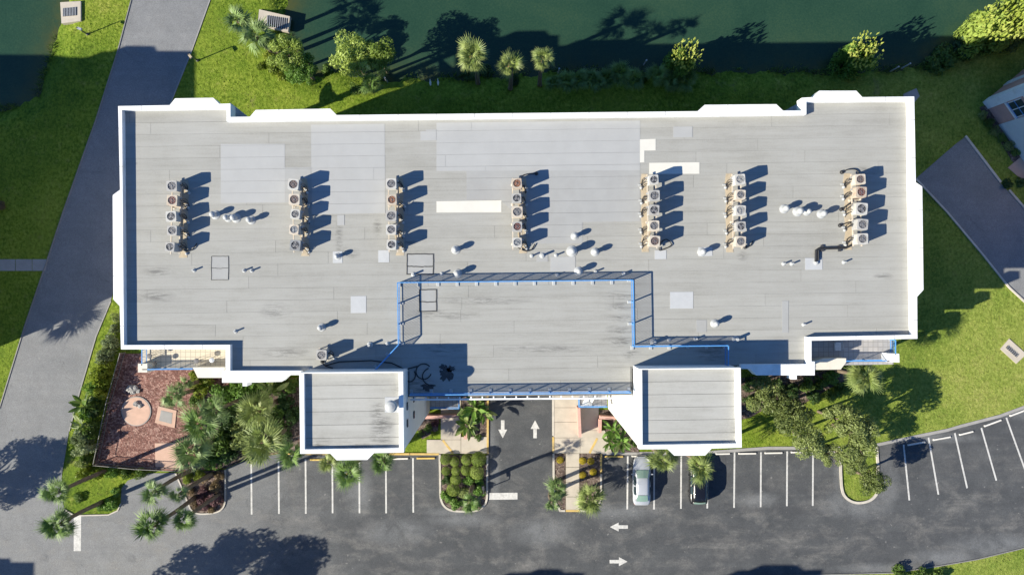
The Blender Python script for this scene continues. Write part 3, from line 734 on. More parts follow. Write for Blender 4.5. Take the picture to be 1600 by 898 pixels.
mb = MB(); strip(mb, [(c[0] + 1.47 * math.cos(k * math.pi / 20), c[1] + 1.47 * math.sin(k * math.pi / 20)) for k in range(40)], 0.08, 0.04, 0.13, closed=True); mb.build('edging', M['walk'], t)
for (poly, lab) in (([(247.5, 634), (276, 641), (273, 668.5), (242, 660)], 'tilted square salmon slab with a pale grey centre on the red mulch'), ([(242, 692), (290, 691), (291, 731), (243, 729)], 'plain rectangular salmon slab at the garden fence')):
    m_ = MB(); m_.prism(pxpoly(poly, 0.1), 0.03, 0.12); o = tag(m_.build('patio_slab', M['terra']), lab, 'patio slab')
    if 'tilted' in lab:
        cu = sum(p[0] for p in poly) / 4; cv = sum(p[1] for p in poly) / 4
        m_ = MB(); m_.prism(pxpoly([(cu + (p[0] - cu) * 0.62, cv + (p[1] - cv) * 0.62) for p in poly], 0.1), 0.11, 0.135); m_.build('inset_panel', M['walk'], o)
def rock(loc, r, seed, label, mat='rock'):
    q = random.Random(seed); m_ = MB(); n = 9
    prof = [(0.75, 0), (1.0, 0.25), (0.85, 0.6), (0.45, 0.85)]
    m_.lathe([(a * r, b * r) for a, b in prof], n, loc)
    m_.v = [(x + (q.random() - .5) * r * .45, y + (q.random() - .5) * r * .45, z + (q.random() - .4) * r * .3) for x, y, z in m_.v]
    return tag(m_.build('rock', M[mat]), label, 'rock', 'grey garden rocks')
for i, (u, v, r, lab) in enumerate([(203, 607, .42, 'large jagged grey rock above the round patio'), (211, 606, .34, 'grey rock leaning right of the largest rock'), (207, 612, .3, 'flat grey rock just below the largest rock'), (215, 611, .25, 'small rock nearest the mulch shadow right of the rock pile'),
                                     (213, 631, .32, 'grey rock standing on the round patio slab'), (219, 634, .24, 'small grey rock on the round patio right of the larger one')]):
    rock((*P2(u, v, .2), 0.12 if v > 620 else 0.04), r, i, lab)
# wire fence of the garden
def wire_fence(path, label, hgt=1.2, step=2.2):
    pts = [Vector((*P2(u, v, hgt), 0)) for (u, v) in path]
    t = thing('garden_fence', label, 'fence', tuple(pts[0]))
    for (z, nm) in ((hgt - 0.03, 'top_rail'), (0.15, 'bottom_rail')):
        m_ = MB()
        for a, b in zip(pts, pts[1:]): m_.beam(a + Vector((0, 0, z)), b + Vector((0, 0, z)), 0.045, 0.04)
        m_.build(nm, M['fence'], t)
    for a, b in zip(pts, pts[1:]):
        n = max(1, round((b - a).length / step))
        for k in range(n):
            p = a.lerp(b, k / n); m_ = MB(); m_.box(p, (0.06, 0.06, hgt + 0.05)); m_.build('post', M['fence'], t)
    m_ = MB()
    for a, b in zip(pts, pts[1:]):
        n = int((b - a).length / 0.22)
        for k in range(n):
            p = a.lerp(b, (k + .5) / n); m_.beam(p + Vector((0, 0, 0.15)), p + Vector((0, 0, hgt - .05)), 0.012, 0.012)
    tag(m_.build('wire_mesh', M['fence'], t), kind='stuff')
wire_fence([(187, 552), (165, 630), (145, 725)], 'thin metal fence along the left side of the mulch garden')
wire_fence([(146, 727), (210, 733), (290, 737)], 'thin metal fence along the bottom of the mulch garden')

# ---- storm drain headwalls
def headwall(poly, bars, label, mat='concrete', hgt=0.22):
    pts = pxpoly(poly, hgt); c = (sum(p[0] for p in pts) / len(pts), sum(p[1] for p in pts) / len(pts), 0.0)
    t = thing('storm_drain', label, 'storm drain', c)
    m_ = MB(); m_.prism(pts, -0.3, hgt); m_.build('concrete_apron', M[mat], t)
    (u0, v0), (u1, v1), (wu, wv), n = bars
    q = [P2(u0, v0, hgt), P2(u1, v1, hgt)]; w = Vector(P2(u0 + wu, v0 + wv, hgt)) - Vector(q[0])
    a, b = Vector(q[0]), Vector(q[1])
    m_ = MB(); m_.prism([tuple(a - w * .5), tuple(b - w * .5), tuple(b + w * .5), tuple(a + w * .5)], 0.1, hgt + 0.012); m_.build('opening', M['dark'], t)
    for k in range(n):
        p = a.lerp(b, (k + 0.5) / n); m_ = MB()
        m_.beam((*(p - w * .5), hgt + .05), (*(p + w * .5), hgt + .05), 0.06, 0.06); m_.build('grate_bar', M['steel'], t)
headwall([(94, 4), (126, 2), (126, 33), (96, 37)], ((98, 20), (120, 18), (0, 13), 9), 'square concrete storm drain headwall with grate by the left pond')
headwall([(405, 15), (453, 26), (450, 50), (402, 40)], ((417, 33), (449, 38), (-1, 17), 10), 'concrete storm drain headwall with long bar grate by the big pond')
headwall([(1577, 529), (1604, 553), (1588, 568), (1563, 545)], ((1573, 541), (1590, 556), (4, -4), 7), 'small concrete storm drain set in the east lawn', hgt=0.08)
m_ = MB(); m_.prism(pxpoly([(1412, 147), (1432, 138), (1437, 150), (1430, 159), (1412, 162)], .1), -.1, .1); tag(m_.build('utility_slab', M['walk']), 'mossy concrete slab on the grass at the upper right building corner', 'slab')
# ---- lamp posts
def lamp_post(base, head, hgt, label, arm_mat='iron'):
    b = P(*base, 0); hd = P(*head, hgt)
    t = thing('street_lamp', label, 'street lamp', b)
    m_ = MB(); m_.tube([b, (b[0], b[1], hgt * .5), (b[0], b[1], hgt)], [0.07, 0.055, 0.05], 8); m_.build('pole', M['iron'], t)
    m_ = MB(); m_.lathe([(0.14, 0), (0.14, 0.12), (0.08, 0.16)], 10, b); m_.build('base', M['iron'], t)
    m_ = MB(); m_.tube([(b[0], b[1], hgt), ((b[0] * .5 + hd[0] * .5), (b[1] * .5 + hd[1] * .5), hgt + .06), hd], 0.035, 6); m_.build('arm', M['iron'], t)
    d = math.atan2(hd[1] - b[1], hd[0] - b[0])
    m_ = MB(); m_.box((hd[0], hd[1], hgt - .06), (0.5, 0.26, 0.12), rz=d, taper=0.8); lh = m_.build('lamp_head', M[arm_mat], t)
    m_ = MB(); m_.box((hd[0], hd[1], hgt - .085), (0.4, 0.2, 0.02), rz=d); m_.build('lens', M['lamp'], lh)
lamp_post((137, 54), (124, 45), 2.2, 'thin lamp post on the grass by the left pond', 'steel')
lamp_post((309, 95), (297, 88), 2.4, 'thin lamp post beside the upper left road edge', 'tan')
lamp_post((757, 764), (755, 762), 1.7, 'short lamp post at the edge of the clipped shrub island', 'iron')
for (u, v, lab) in ((603, 125, 'short pale post at the end of the wire by the pond bank'), (873, 111, 'thin white pipe standing in the water beside the third palm'), (1008, 98, 'thin white pipe standing in the water between the palmettos'),
                    (1398, 108, 'pale pipe end at the waterline left of the dark shrub'), (1416, 103, 'pale pipe end at the waterline nearest the dark shrub')):
    c = P(u, v, 0.3); m_ = MB(); m_.tube([(c[0], c[1], gz(c[0], c[1]) - .1), (c[0], c[1], 1.1)], 0.07, 8); m_.lathe([(0.09, 0), (0.09, 0.06)], 8, (c[0], c[1], 1.1)); tag(m_.build('marker_post', M['vent']), lab, 'post')
# white wading birds on the bank
for (u, v, lab) in ((672, 129, 'left of two white wading birds on the shaded bank'), (684, 128.5, 'right of two white wading birds on the shaded bank')):
    c = P(u, v, 0.1); b = (c[0], c[1], gz(c[0], c[1])); t = thing('white_bird', lab, 'bird', b)
    m_ = MB(); m_.tube([(b[0] + .02, b[1] - .28, b[2] + .34), (b[0] + .01, b[1] - .12, b[2] + .38), (b[0], b[1] + .05, b[2] + .42), (b[0], b[1] + .16, b[2] + .5), (b[0], b[1] + .2, b[2] + .62), (b[0], b[1] + .27, b[2] + .68), (b[0], b[1] + .32, b[2] + .66)],
                      [.02, .09, .11, .07, .035, .045, .02], 8); m_.build('body', M['white'], t, smooth=True)
    m_ = MB(); m_.tube([(b[0], b[1] + .31, b[2] + .67), (b[0], b[1] + .40, b[2] + .63), (b[0], b[1] + .45, b[2] + .56)], [.014, .01, .004], 6); m_.build('beak', M['stop_yellow'], t)
    for s in (-1, 1):
        m_ = MB(); m_.tube([(b[0] + s * .04, b[1], b[2] + .36), (b[0] + s * .04, b[1] - .02, b[2] + .18), (b[0] + s * .04, b[1], b[2])], .01, 5); m_.build('leg', M['iron'], t)

# ------------------------------------------------------------------ the building
RZ, PZ = 16.85, 17.4            # roof surface, parapet top
TZ, TR = 20.0, 19.65            # tower parapet top, tower roof
bld = thing('condominium_building', 'large flat roofed white building with two front towers and grey membrane roof', 'building', (*P2(803, 380, 0), 0))
OUT = [(470, 585.5), (451, 585.5), (440, 596), (386, 597.5), (386, 603), (379, 603), (379, 597.5), (347, 597.5), (347, 579), (352.5, 579), (352.5, 545), (189, 545.5), (187, 478), (177, 467.5), (176, 305), (187.5, 296.5), (184.5, 166),
       (265, 164.5), (273.5, 154), (333, 153), (342.5, 162.5), (360, 162), (360, 183), (390.5, 182.5), (399.5, 172), (516, 170), (526, 180), (1090, 174), (1101, 164), (1213, 163), (1223.5, 173), (1253, 173), (1253, 153), (1270, 152),
       (1280, 142), (1338, 142), (1347.5, 152), (1428.5, 151), (1431, 285), (1441, 291.5), (1443, 452.5), (1433, 463.5), (1433.5, 529), (1268, 532), (1268, 564.6), (1273, 564.6), (1273, 586), (1245, 586), (1245, 592.5), (1237, 592.5),
       (1237, 586), (1182, 586), (1172, 576), (1157.6, 576)]
INN = [(1157.6, 569.5), (1261, 568.6), (1261, 526.3), (1425.7, 523), (1424.5, 460), (1422, 285), (1421, 157.5), (1260, 159), (1260, 179), (1090, 181), (525, 187.5), (354, 189.7), (354, 169.7), (190.5, 172), (193.5, 539), (359.5, 538.5), (359.5, 579), (470, 579)]
mb = MB(); mb.prism(pxpoly(OUT, PZ) + pxpoly(INN, PZ), 16.25, PZ, bottom=True)
mb.build('parapet', M['white'], bld)
m_ = MB(); op_ = pxpoly(OUT, PZ); ce_ = Vector(P2(805, 350, PZ))
for i in range(len(op_)):
    a, b = Vector(op_[i]), Vector(op_[(i + 1) % len(op_)]); L = (b - a).length
    if L < 3 or i == len(op_) - 1: continue
    d = (b - a) / L; nn = Vector((-d.y, d.x))
    if (ce_ - a).dot(nn) < 0: nn = -nn
    for k in range(1, int(L / 3.05) + 1):
        p = a + d * (k * 3.05 - 1.2); m_.beam((*(p + nn * .0), PZ + .001), (*(p + nn * .33), PZ + .001), .035, .008)
m_.build('coping_joint', M['walk'], bld)['kind'] = 'stuff'
# coping seams
o_in = pxpoly(INN, PZ)
# roof slab under the membrane
RIM = INN + [(470, 583), (640, 583), (640, 617.8), (985, 614.6), (985, 573)]
mb = MB(); mb.prism(offset_poly(pxpoly(RIM, RZ), -0.12), 16.3, 16.832); mb.build('roof_slab', M['felt'], bld)
# outer walls: upper storeys, and a ground storey with the drive-through entrance
WALL = [p for p in OUT if p not in ((184.5, 166), (265, 164.5), (273.5, 154), (333, 153), (342.5, 162.5))]
k_ = WALL.index((187.5, 296.5)) + 1
WALL[k_:k_] = [(187.2, 208), (262, 206.5), (262, 168), (342, 166)]  # unseen north-west corner set back, shaped so sunlight reaches the lawn
FULL = WALL + [(1157.6, 580), (985, 580), (985, 616), (640, 619), (640, 590), (470, 590)]
upper = offset_poly(pxpoly(FULL, PZ), 0.45)
mb = MB(); mb.prism(upper, 3.6, 16.27, bottom=True); mb.build('upper_wall', M['facade'], bld)
LOW = WALL + [(1157.6, 580), (985, 580), (985, 617), (952, 617), (952, 470), (665, 474), (665, 621), (640, 621), (640, 590), (470, 590)]
mb = MB(); mb.prism(offset_poly(pxpoly(LOW, PZ), 0.55), -0.1, 3.62); mb.build('ground_floor_wall', M['salmon'], bld)

# ---- roof membrane, sheet by sheet
QUADS = [[(190.8, 172.5), (353.8, 170.2), (353.8, 190), (190.9, 192.2)], [(1260.3, 159.4), (1420.8, 157.9), (1422, 177), (1260.3, 179)],
         [(191, 192.2), (1422.2, 177), (1425.4, 523.2), (192.8, 538.7)],
         [(359.8, 536.6), (640, 533.1), (640, 580), (359.8, 579)], [(640, 533.1), (985, 528.8), (985, 614.2), (640, 618.8)], [(985, 528.8), (1260.8, 525.3), (1260.8, 569), (985, 572)]]
SL = -0.0125
def rowline(k, u): return 184.7 + 18.62 * k + SL * (u - 800)
def sheets(quads, z, mat, k0, k1, base_u, name='membrane_sheet', Lr=(170, 420), gap=0.26, joint=rowline, par=None, u_range=(150, 1460)):
    for k in range(k0, k1):
        u = u_range[0] - rng.random() * 150
        while u < u_range[1]:
            L = rng.uniform(*Lr); g = gap * 0.5 * rng.uniform(0.7, 1.5)
            rect = [(u + .15, joint(k, u) + g), (u + L - .15, joint(k, u + L) + g), (u + L - .15, joint(k + 1, u + L) - g * .3), (u + .15, joint(k + 1, u) - g * .3)]
            zz = z + rng.random() * 0.006
            for q in quads:
                c = clip_convex(rect, q)
                if len(c) >= 3:
                    ar = abs(sum(c[i][0] * c[(i + 1) % len(c)][1] - c[(i + 1) % len(c)][0] * c[i][1] for i in range(len(c)))) / 2
                    if ar < 25: continue
                    m_ = MB(); m_.prism(pxpoly(c, z), z - 0.02, zz); m_.build(name, M[mat], par or bld)
            u += L
sheets(QUADS, RZ, 'roof', -3, 24, 150)
# ---- coated and new patches, in the same courses
PATCH = [((345, 225), (445, 225), (445, 316.5), (345, 317.5), 'patch'), ((445, 262), (486, 261), (486, 316), (445, 316.5), 'patch_mid'), ((486, 195), (601, 193.5), (602, 333), (487, 335), 'patch'),
         ((682, 192), (1000, 188.5), (1000, 232), (682, 233), 'patch'), ((657, 203), (681.5, 202.5), (681.5, 219.5), (657, 220), 'patch'), ((682, 233), (1000, 232), (1000, 266), (682, 267.5), 'patch'), ((729, 267), (1000, 266), (1000, 346), (822, 348), 'patch_mid'),
         ((729, 267), (822, 267), (822, 312), (729, 312.6), 'patch_mid'), ((822, 348), (910, 347), (910, 380), (830, 381), 'patch_mid')]
for q in PATCH:
    sheets([list(q[:4])], RZ + 0.012, q[4], -1, 12, 0, 'roof_patch', (400, 500), 0.35, u_range=(300, 1010))
def patch(poly, mat, z=RZ + 0.02, name='roof_patch'):
    m_ = MB(); m_.prism(pxpoly(poly, z), RZ - 0.01, z + rng.random() * .004); return m_.build(name, M[mat], bld)
for p in ([(682, 314.5), (783.5, 313), (783.5, 331.5), (682, 332)],):
    patch(p, 'patch_white')
patch([(1000, 218), (1024.5, 217), (1024.5, 235), (1007, 235.3), (1007, 253.5), (1000, 254)], 'patch_white')
patch([(1014.5, 254.5), (1093, 253.5), (1093, 271.5), (1014.5, 272)], 'patch_white')
for (u0, v0, u1, v1, mt) in [(548, 462.5, 572, 489, 'patch_pale'), (1047, 456, 1083, 482, 'patch_pale'), (1258, 403, 1285, 421.5, 'patch_pale'), (1023, 391, 1041, 405, 'patch_pale'), (1091, 386, 1113, 400, 'patch_pale'), (860, 401, 899, 424, 'patch'),
                             (838, 393, 856, 409, 'patch_mid'), (520, 393, 535, 411, 'patch_pale'), (591, 391, 608, 410, 'patch_pale'), (1052, 198, 1082, 215, 'patch'), (527, 336, 538, 352, 'patch'), (1088, 500, 1104, 519, 'patch_mid'), (1222, 470, 1232, 520, 'patch_mid')]:
    patch([(u0, v0), (u1, v0 - .3), (u1, v1 - .3), (u0, v1)], mt)
def tar_square(u0, v0, u1, v1, vm, faint=False):
    o = patch([(u0, v0), (u1, v0 - .3), (u1, v1 - .3), (u0, v1)], 'patch_mid', RZ + 0.014)
    w = 0.035 if faint else 0.075
    for path in ([(u0, v0), (u1, v0), (u1, v1), (u0, v1), (u0, v0)], [(u0, vm), ((u0 + u1) / 2, vm + .8), (u1, vm)]):
        m_ = MB(); pts = []
        for a, b in zip(path, path[1:]):
            for k in range(6): pts.append(P2(a[0] + (b[0] - a[0]) * k / 6 + rng.uniform(-.35, .35), a[1] + (b[1] - a[1]) * k / 6 + rng.uniform(-.35, .35), RZ))
        pts.append(P2(*path[-1], RZ)); strip(m_, pts, w, RZ, RZ + 0.035); m_.build('tar_seam', M['tar'], o)
tar_square(330.5, 400.5, 357, 437, 418.5, True); tar_square(636, 397, 677, 428.5, 416); tar_square(655.5, 452.5, 682, 486, 471)
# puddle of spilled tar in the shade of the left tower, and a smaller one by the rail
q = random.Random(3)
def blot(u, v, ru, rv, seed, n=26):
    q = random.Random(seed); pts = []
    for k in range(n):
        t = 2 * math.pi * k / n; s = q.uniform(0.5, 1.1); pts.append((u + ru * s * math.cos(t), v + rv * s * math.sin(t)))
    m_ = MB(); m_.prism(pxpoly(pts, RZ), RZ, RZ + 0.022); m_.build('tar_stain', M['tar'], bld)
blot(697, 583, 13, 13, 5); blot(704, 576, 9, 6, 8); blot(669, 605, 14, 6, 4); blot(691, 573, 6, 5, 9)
m_ = MB()
for (cx, cy, rx, ry, a0, a1) in ((662, 580, 12, 12, 20, 330), (640, 586, 9, 10, -40, 120), (676, 588, 16, 14, 90, 250)):
    m_.tube([P(cx + rx * math.cos(R(a)), cy + ry * math.sin(R(a)), RZ + .04) for a in range(a0, a1, 12)], 0.045, 5)
m_.tube([P(508, 571, RZ + .05), P(530, 565, RZ + .05), P(580, 563, RZ + .05), P(612, 567, RZ + .05), P(633, 577, RZ + .05), P(652, 572, RZ + .05)], 0.05, 5)
tag(m_.build('hose', M['black']), 'black hose lying in loose loops in the shade beside the left tower', 'hose')

# ---- towers
def tower(outer, inner, part_label, seams):
    po = pxpoly(outer, TZ); pi = pxpoly(inner, TZ)
    m_ = MB(); m_.prism(offset_poly(po, 0.06), -0.1, TR - 0.05); w = m_.build('tower_wall', M['facade'], bld); w['label'] = part_label
    # parapet ring: strips between outline and inner rectangle
    m_ = MB(); ob = po; ib = pi
    v0 = len(m_.v)
    pts = [[Vector((*p, 0)) for p in ob], [Vector((*p, 0)) for p in ib]]
    allp = ob + ib
    for z, up in ((TZ, True), (TR - 0.3, False)):
        b = len(m_.v); m_.v += [(p[0], p[1], z) for p in allp]
        for t in tessellate_polygon(pts):
            a, c, d = (Vector((*allp[i], 0)) for i in t)
            if ((c - a).cross(d - a).z > 0) != up: t = (t[0], t[2], t[1])
            m_.f.append(tuple(b + i for i in t)); m_.m.append(0)
    for ring in (ob, ib):
        n = len(ring); b = len(m_.v)
        m_.v += [(p[0], p[1], TR - 0.3) for p in ring] + [(p[0], p[1], TZ) for p in ring]
        for i in range(n): m_.f.append((b + i, b + (i + 1) % n, b + n + (i + 1) % n, b + n + i)); m_.m.append(0)
    m_.build('tower_parapet', M['white'], bld)
    m_ = MB(); m_.prism(offset_poly(pxpoly(inner, TR), -0.1), TR - 0.2, TR - 0.015); m_.build('tower_roof_slab', M['felt'], bld)
    q = pxpoly(inner, TR)
    edges = [None] + seams + [None]
    uL = min(p[0] for p in inner); uR = max(p[0] for p in inner); vT = min(p[1] for p in inner); vB = max(p[1] for p in inner)
    vv = [vT - 1] + seams + [vB + 1]
    for a, b in zip(vv, vv[1:]):
        c = clip_convex([(uL - 2, a + .25 - SL * -80), (uR + 2, a + .25 + SL * 80), (uR + 2, b - .25 + SL * 80), (uL - 2, b - .25 - SL * -80)] if False else [(uL - 2, a + .3 + 1), (uR + 2, a + .3 - 1), (uR + 2, b - .3 - 1), (uL - 2, b - .3 + 1)], inner)
        if len(c) >= 3:
            m_ = MB(); m_.prism(pxpoly(c, TR), TR - 0.03, TR + rng.random() * .006); m_.build('membrane_sheet', M['roof_tower'], bld)
T1O = [(467.5, 581.5), (469, 708.5), (516, 708.3), (526, 718.5), (574, 718), (584.5, 707.3), (631, 706.5), (629.7, 580.3)]
T1I = [(475, 583.3), (476, 701.8), (623.5, 699.8), (622.8, 582)]
T2O = [(998, 575.8), (998.2, 701.4), (1043, 701.2), (1053.5, 711.3), (1102, 711), (1112, 700.3), (1159, 698.8), (1157.3, 574.3)]
T2I = [(1003.3, 577.4), (1004, 694.8), (1151, 692.6), (1149.5, 576)]
tower(T1O, T1I, 'left front tower wall', [601.5, 622, 642.3, 663, 683.5])
tower(T2O, T2I, 'right front tower wall', [595.5, 615.5, 635.5, 655.5, 676])
# large hooded vent on the left tower roof
c = P(610.5, 635, TR + 1.0)
t = thing('hooded_vent', 'large pale hooded vent on the left tower roof by its right parapet', 'vent', (c[0], c[1], TR))
m_ = MB(); m_.prism([(c[0] - .6, c[1] - .6), (c[0] + .6, c[1] - .6), (c[0] + .6, c[1] + .6), (c[0] - .6, c[1] + .6)], TR, TR + .03); m_.build('flashing', M['patch_pale'], t)
m_ = MB(); m_.lathe([(0.28, .02), (0.28, .8)], 20, (c[0], c[1], TR)); m_.build('pipe', M['vent'], t)
m_ = MB(); m_.lathe([(0.30, .78), (0.47, .80), (0.47, .92), (0.36, 1.06), (0.15, 1.14), (0.02, 1.16)], 24, (c[0], c[1], TR)); m_.build('hood', M['vent'], t, smooth=False)

# ---- front eyebrow frame between the towers (white beams with gaps)
def zb(u, v, z=16.7): return P(u, v, z)
m_ = MB(); m_.beam(zb(641, 624.0), zb(986, 621.3), 0.13, 0.16); m_.build('front_beam', M['white'], bld)
for k in range(20):
    u = 648 + k * 17.6; v = 624 - (u - 641) * 0.0078
    m_ = MB(); m_.beam(zb(u, v - 8), zb(u, v), 0.11, 0.12); m_.build('cross_beam', M['white'], bld)
# ---- balconies in the south corners and the north notches
def balcony(poly, z, tile, name='balcony'):
    m_ = MB(); m_.prism(pxpoly(poly, z), z - 0.22, z, bottom=True); return m_.build(name, M[tile], bld)
BZ = 13.9
m_ = MB(); c_ = P2(203, 186, 16); m_.box((c_[0], c_[1], -.1), (.45, .45, 16.4)); m_.build('corner_column', M['facade'], bld)
for k in range(4):
    z = BZ - 2.95 * k
    b1 = balcony([(221, 538), (356, 538), (356, 576), (221, 577.5)], z, 'tile_cream')
    b2 = balcony([(1262, 526), (1396, 523), (1396, 569), (1262, 571)], z, 'tile_grey')
    balcony([(359, 160), (359, 190), (395, 188), (389, 183.5)], z, 'tile_grey'); balcony([(1223, 176), (1228, 172), (1252, 159), (1258, 159), (1258, 182), (1223, 184)], z, 'tile_grey')
    for (poly, mt) in (([(301, 573.5), (351, 573.5), (351, 590), (309, 590)], 'stucco'), ([(215.5, 568), (230, 568), (230, 581.5), (215.5, 581.5)], 'stucco'), ([(1272, 564), (1288, 559.5), (1322, 559.5), (1322, 566), (1313.5, 577), (1272, 577.5)], 'stucco'),
                       ([(1386, 552), (1405, 552.5), (1405.5, 566), (1386, 565)], 'white')):
        m_ = MB(); m_.prism(pxpoly(poly, z + 1.05), z - 0.3, z + 1.05, bottom=True); m_.build('balcony_wall', M[mt], bld)
# low entrance balconies beside the drive
for (poly, rails) in (([(672, 612), (717.5, 612), (717.5, 638.5), (672, 638.5)], [(717, 612), (717, 638.2), (672, 638.2)]), ([(904.5, 610), (949, 610), (949, 636), (904.5, 636)], [(905, 610), (905, 635.8), (949, 635.8)])):
    balcony(poly, 3.1, 'tile_grey')

# ---- windows on the facades
def window_mesh(w, h_):
    m_ = MB()
    for (cx, cz, a, b) in ((0, h_ / 2 - .04, w, .08), (0, -h_ / 2 + .04, w, .08), (-w / 2 + .04, 0, .08, h_ - .16), (w / 2 - .04, 0, .08, h_ - .16), (0, 0, .06, h_ - .16)):
        m_.box((cx, -0.02, cz - b / 2), (a, 0.08, b))
    m_.box((0, 0.0, -h_ / 2 + .08), (w - .16, 0.03, h_ - .16), 1)
    m_.box((0, -0.06, -h_ / 2 - .1), (w + .2, 0.2, .08))
    return mesh_of(m_, 'window', [M['white'], M['glass']])
win_me = window_mesh(1.6, 1.3)
m_ = MB(); m_.box((0, -.02, -.25), (.62, .06, .5)); slit_me = mesh_of(m_, 'window', M['glass'])
def wall_windows(a, b, mesh, levels, step, parent, inset=1.6):
    a, b = Vector(a), Vector(b); d = b - a; L = d.length
    n = int((L - inset) / step)
    if n < 1: return
    nrm = math.atan2(d.y, d.x)
    off = Vector((d.y, -d.x)).normalized() * 0.02
    pl = Vector(parent.location)
    for k in range(n):
        p = a + d * ((k + .5) / n) + off
        for z in levels: piece('window', mesh, parent, (p.x - pl.x, p.y - pl.y, z - pl.z), (0, 0, nrm))
LV = [5.2, 8.1, 11.0, 13.9]
ar = sum(upper[i][0] * upper[(i + 1) % len(upper)][1] - upper[(i + 1) % len(upper)][0] * upper[i][1] for i in range(len(upper)))
up_ = upper if ar > 0 else list(reversed(upper))
for i in range(len(up_)):
    a, b = up_[i], up_[(i + 1) % len(up_)]
    if math.hypot(b[0] - a[0], b[1] - a[1]) > 4.5: wall_windows(a, b, win_me, LV, 4.2, bld)
# slit windows seen on the inner tower walls
for (u0, v0, u1, v1) in ((629.9, 600, 631, 706),):
    a, b = P2(630.6, 706.4, TZ), P2(629.4, 580.6, TZ)
    for (f_, z) in ((0.30, 17.6), (0.52, 17.6), (0.30, 13.4), (0.52, 13.4)):
        p = Vector(a).lerp(Vector(b), f_); pl = bld.location
        piece('window', slit_me, bld, (p.x + .0 - pl.x, p.y - pl.y, z - pl.z), (0, 0, math.pi / 2))
for (f_, z) in ((0.10, 14.2), (0.10, 12.4)):
    a, b = P2(997.9, 701, TZ), P2(998.2, 576, TZ)
# ---- rails
def railing(path, label, hgt=1.15, post_step=1.57, z=RZ, picket=0.115, pads=True, pad_side=1, dark=False, lean=False):
    pts = [Vector((*P2(u, v, z + hgt), z)) for (u, v) in path]
    t = thing('roof_railing' if z > 15 else 'balcony_railing', label, 'railing', tuple(pts[0]))
    for (zz, nm, w, hh) in ((hgt - .03, 'top_rail', .075, .06), (0.16, 'bottom_rail', .05, .04)):
        m_ = MB()
        for a, b in zip(pts, pts[1:]): m_.beam(a + Vector((0, 0, zz)), b + Vector((0, 0, zz)), w, hh)
        m_.build(nm, M['blue'], t)
    m2 = MB()
    for a, b in zip(pts, pts[1:]):
        L = (b - a).length; n = max(1, round(L / post_step)); d = (b - a).normalized(); nn = Vector((-d.y, d.x, 0)) * pad_side
        for k in range(n + 1):
            if k == n and b is not pts[-1]: continue
            p = a.lerp(b, k / n); m_ = MB(); m_.box(p, (0.07, 0.07, hgt - .06), rz=math.atan2(d.y, d.x)); post = m_.build('post', M['blue'], t)
            if pads:
                m_ = MB(); m_.box(p + nn * .16 + Vector((0, 0, 0.005)), (0.26, 0.34, 0.07), rz=math.atan2(d.y, d.x), taper=0.8); m_.build('post_pad', M['vent'], post)
        n = int(L / picket)
        for k in range(n):
            p = a.lerp(b, (k + .5) / n); m2.beam(p + Vector((0, 0, .17)), p + Vector((0, 0, hgt - .06)), .022, .022)
    tag(m2.build('baluster', M['blue'], t), kind='stuff')
    return t
railing([(622.3, 538.5), (621, 441.5), (989.5, 437.5), (991.2, 541.5), (1138.5, 540)], 'blue metal railing round the three sides of the central roof deck', pad_side=-1)
railing([(586, 577.5), (622.3, 538.5)], 'short diagonal blue railing running to the left tower', pads=True)
railing([(1138.5, 540), (1138.5, 571.5)], 'short blue railing at right angles beside the right tower in shade', pads=False)
railing([(640, 617.2), (986, 613.4)], 'long blue railing along the front edge between the two towers', pad_side=1)
railing([(300, 576.5), (222, 577)], 'blue balcony railing along the cream tiled corner balcony', 1.05, 1.5, BZ, pads=False)
railing([(221.5, 571), (221.5, 546)], 'short blue balcony railing at the left end of the cream balcony', 1.05, 1.5, BZ, pads=False)
railing([(1322, 564), (1390, 563.5)], 'blue balcony railing along the grey tiled corner balcony', 1.05, 1.5, BZ, pads=False)
railing([(1399.5, 554), (1399.5, 531)], 'blue balcony railing at the right end of the grey balcony', 1.05, 1.5, BZ, pads=False)
railing([(717, 622), (717, 638.2), (672, 638.2)], 'blue railing of the low entrance balcony left of the drive', 1.05, 1.5, 3.1, pads=False)
railing([(905, 624), (905, 635.8), (949, 635.8)], 'blue railing of the low entrance balcony right of the drive', 1.05, 1.5, 3.1, pads=False)
# salmon planter walls and steps at the entrance
def low_wall(path, label, hgt=0.9, w=0.3):
    m_ = MB(); strip(m_, pxpoly(path, hgt), w, -.05, hgt); tag(m_.build('planter_wall', M['salmon']), label, 'wall')
low_wall([(664, 652), (726, 649.5)], 'salmon wall across the top of the left entrance planter', 0.9); low_wall([(727.5, 649), (727.5, 686)], 'salmon wall along the right of the left entrance planter', 0.9)
low_wall([(904.5, 637), (906.5, 682.5)], 'long salmon wall between walkway and right entrance steps', 1.6, .28)
low_wall([(937, 652), (968, 653.5)], 'salmon wall across the top of the right entrance planter', .9); low_wall([(938, 655), (937.5, 676)], 'salmon wall at the left of the right entrance planter', .9)
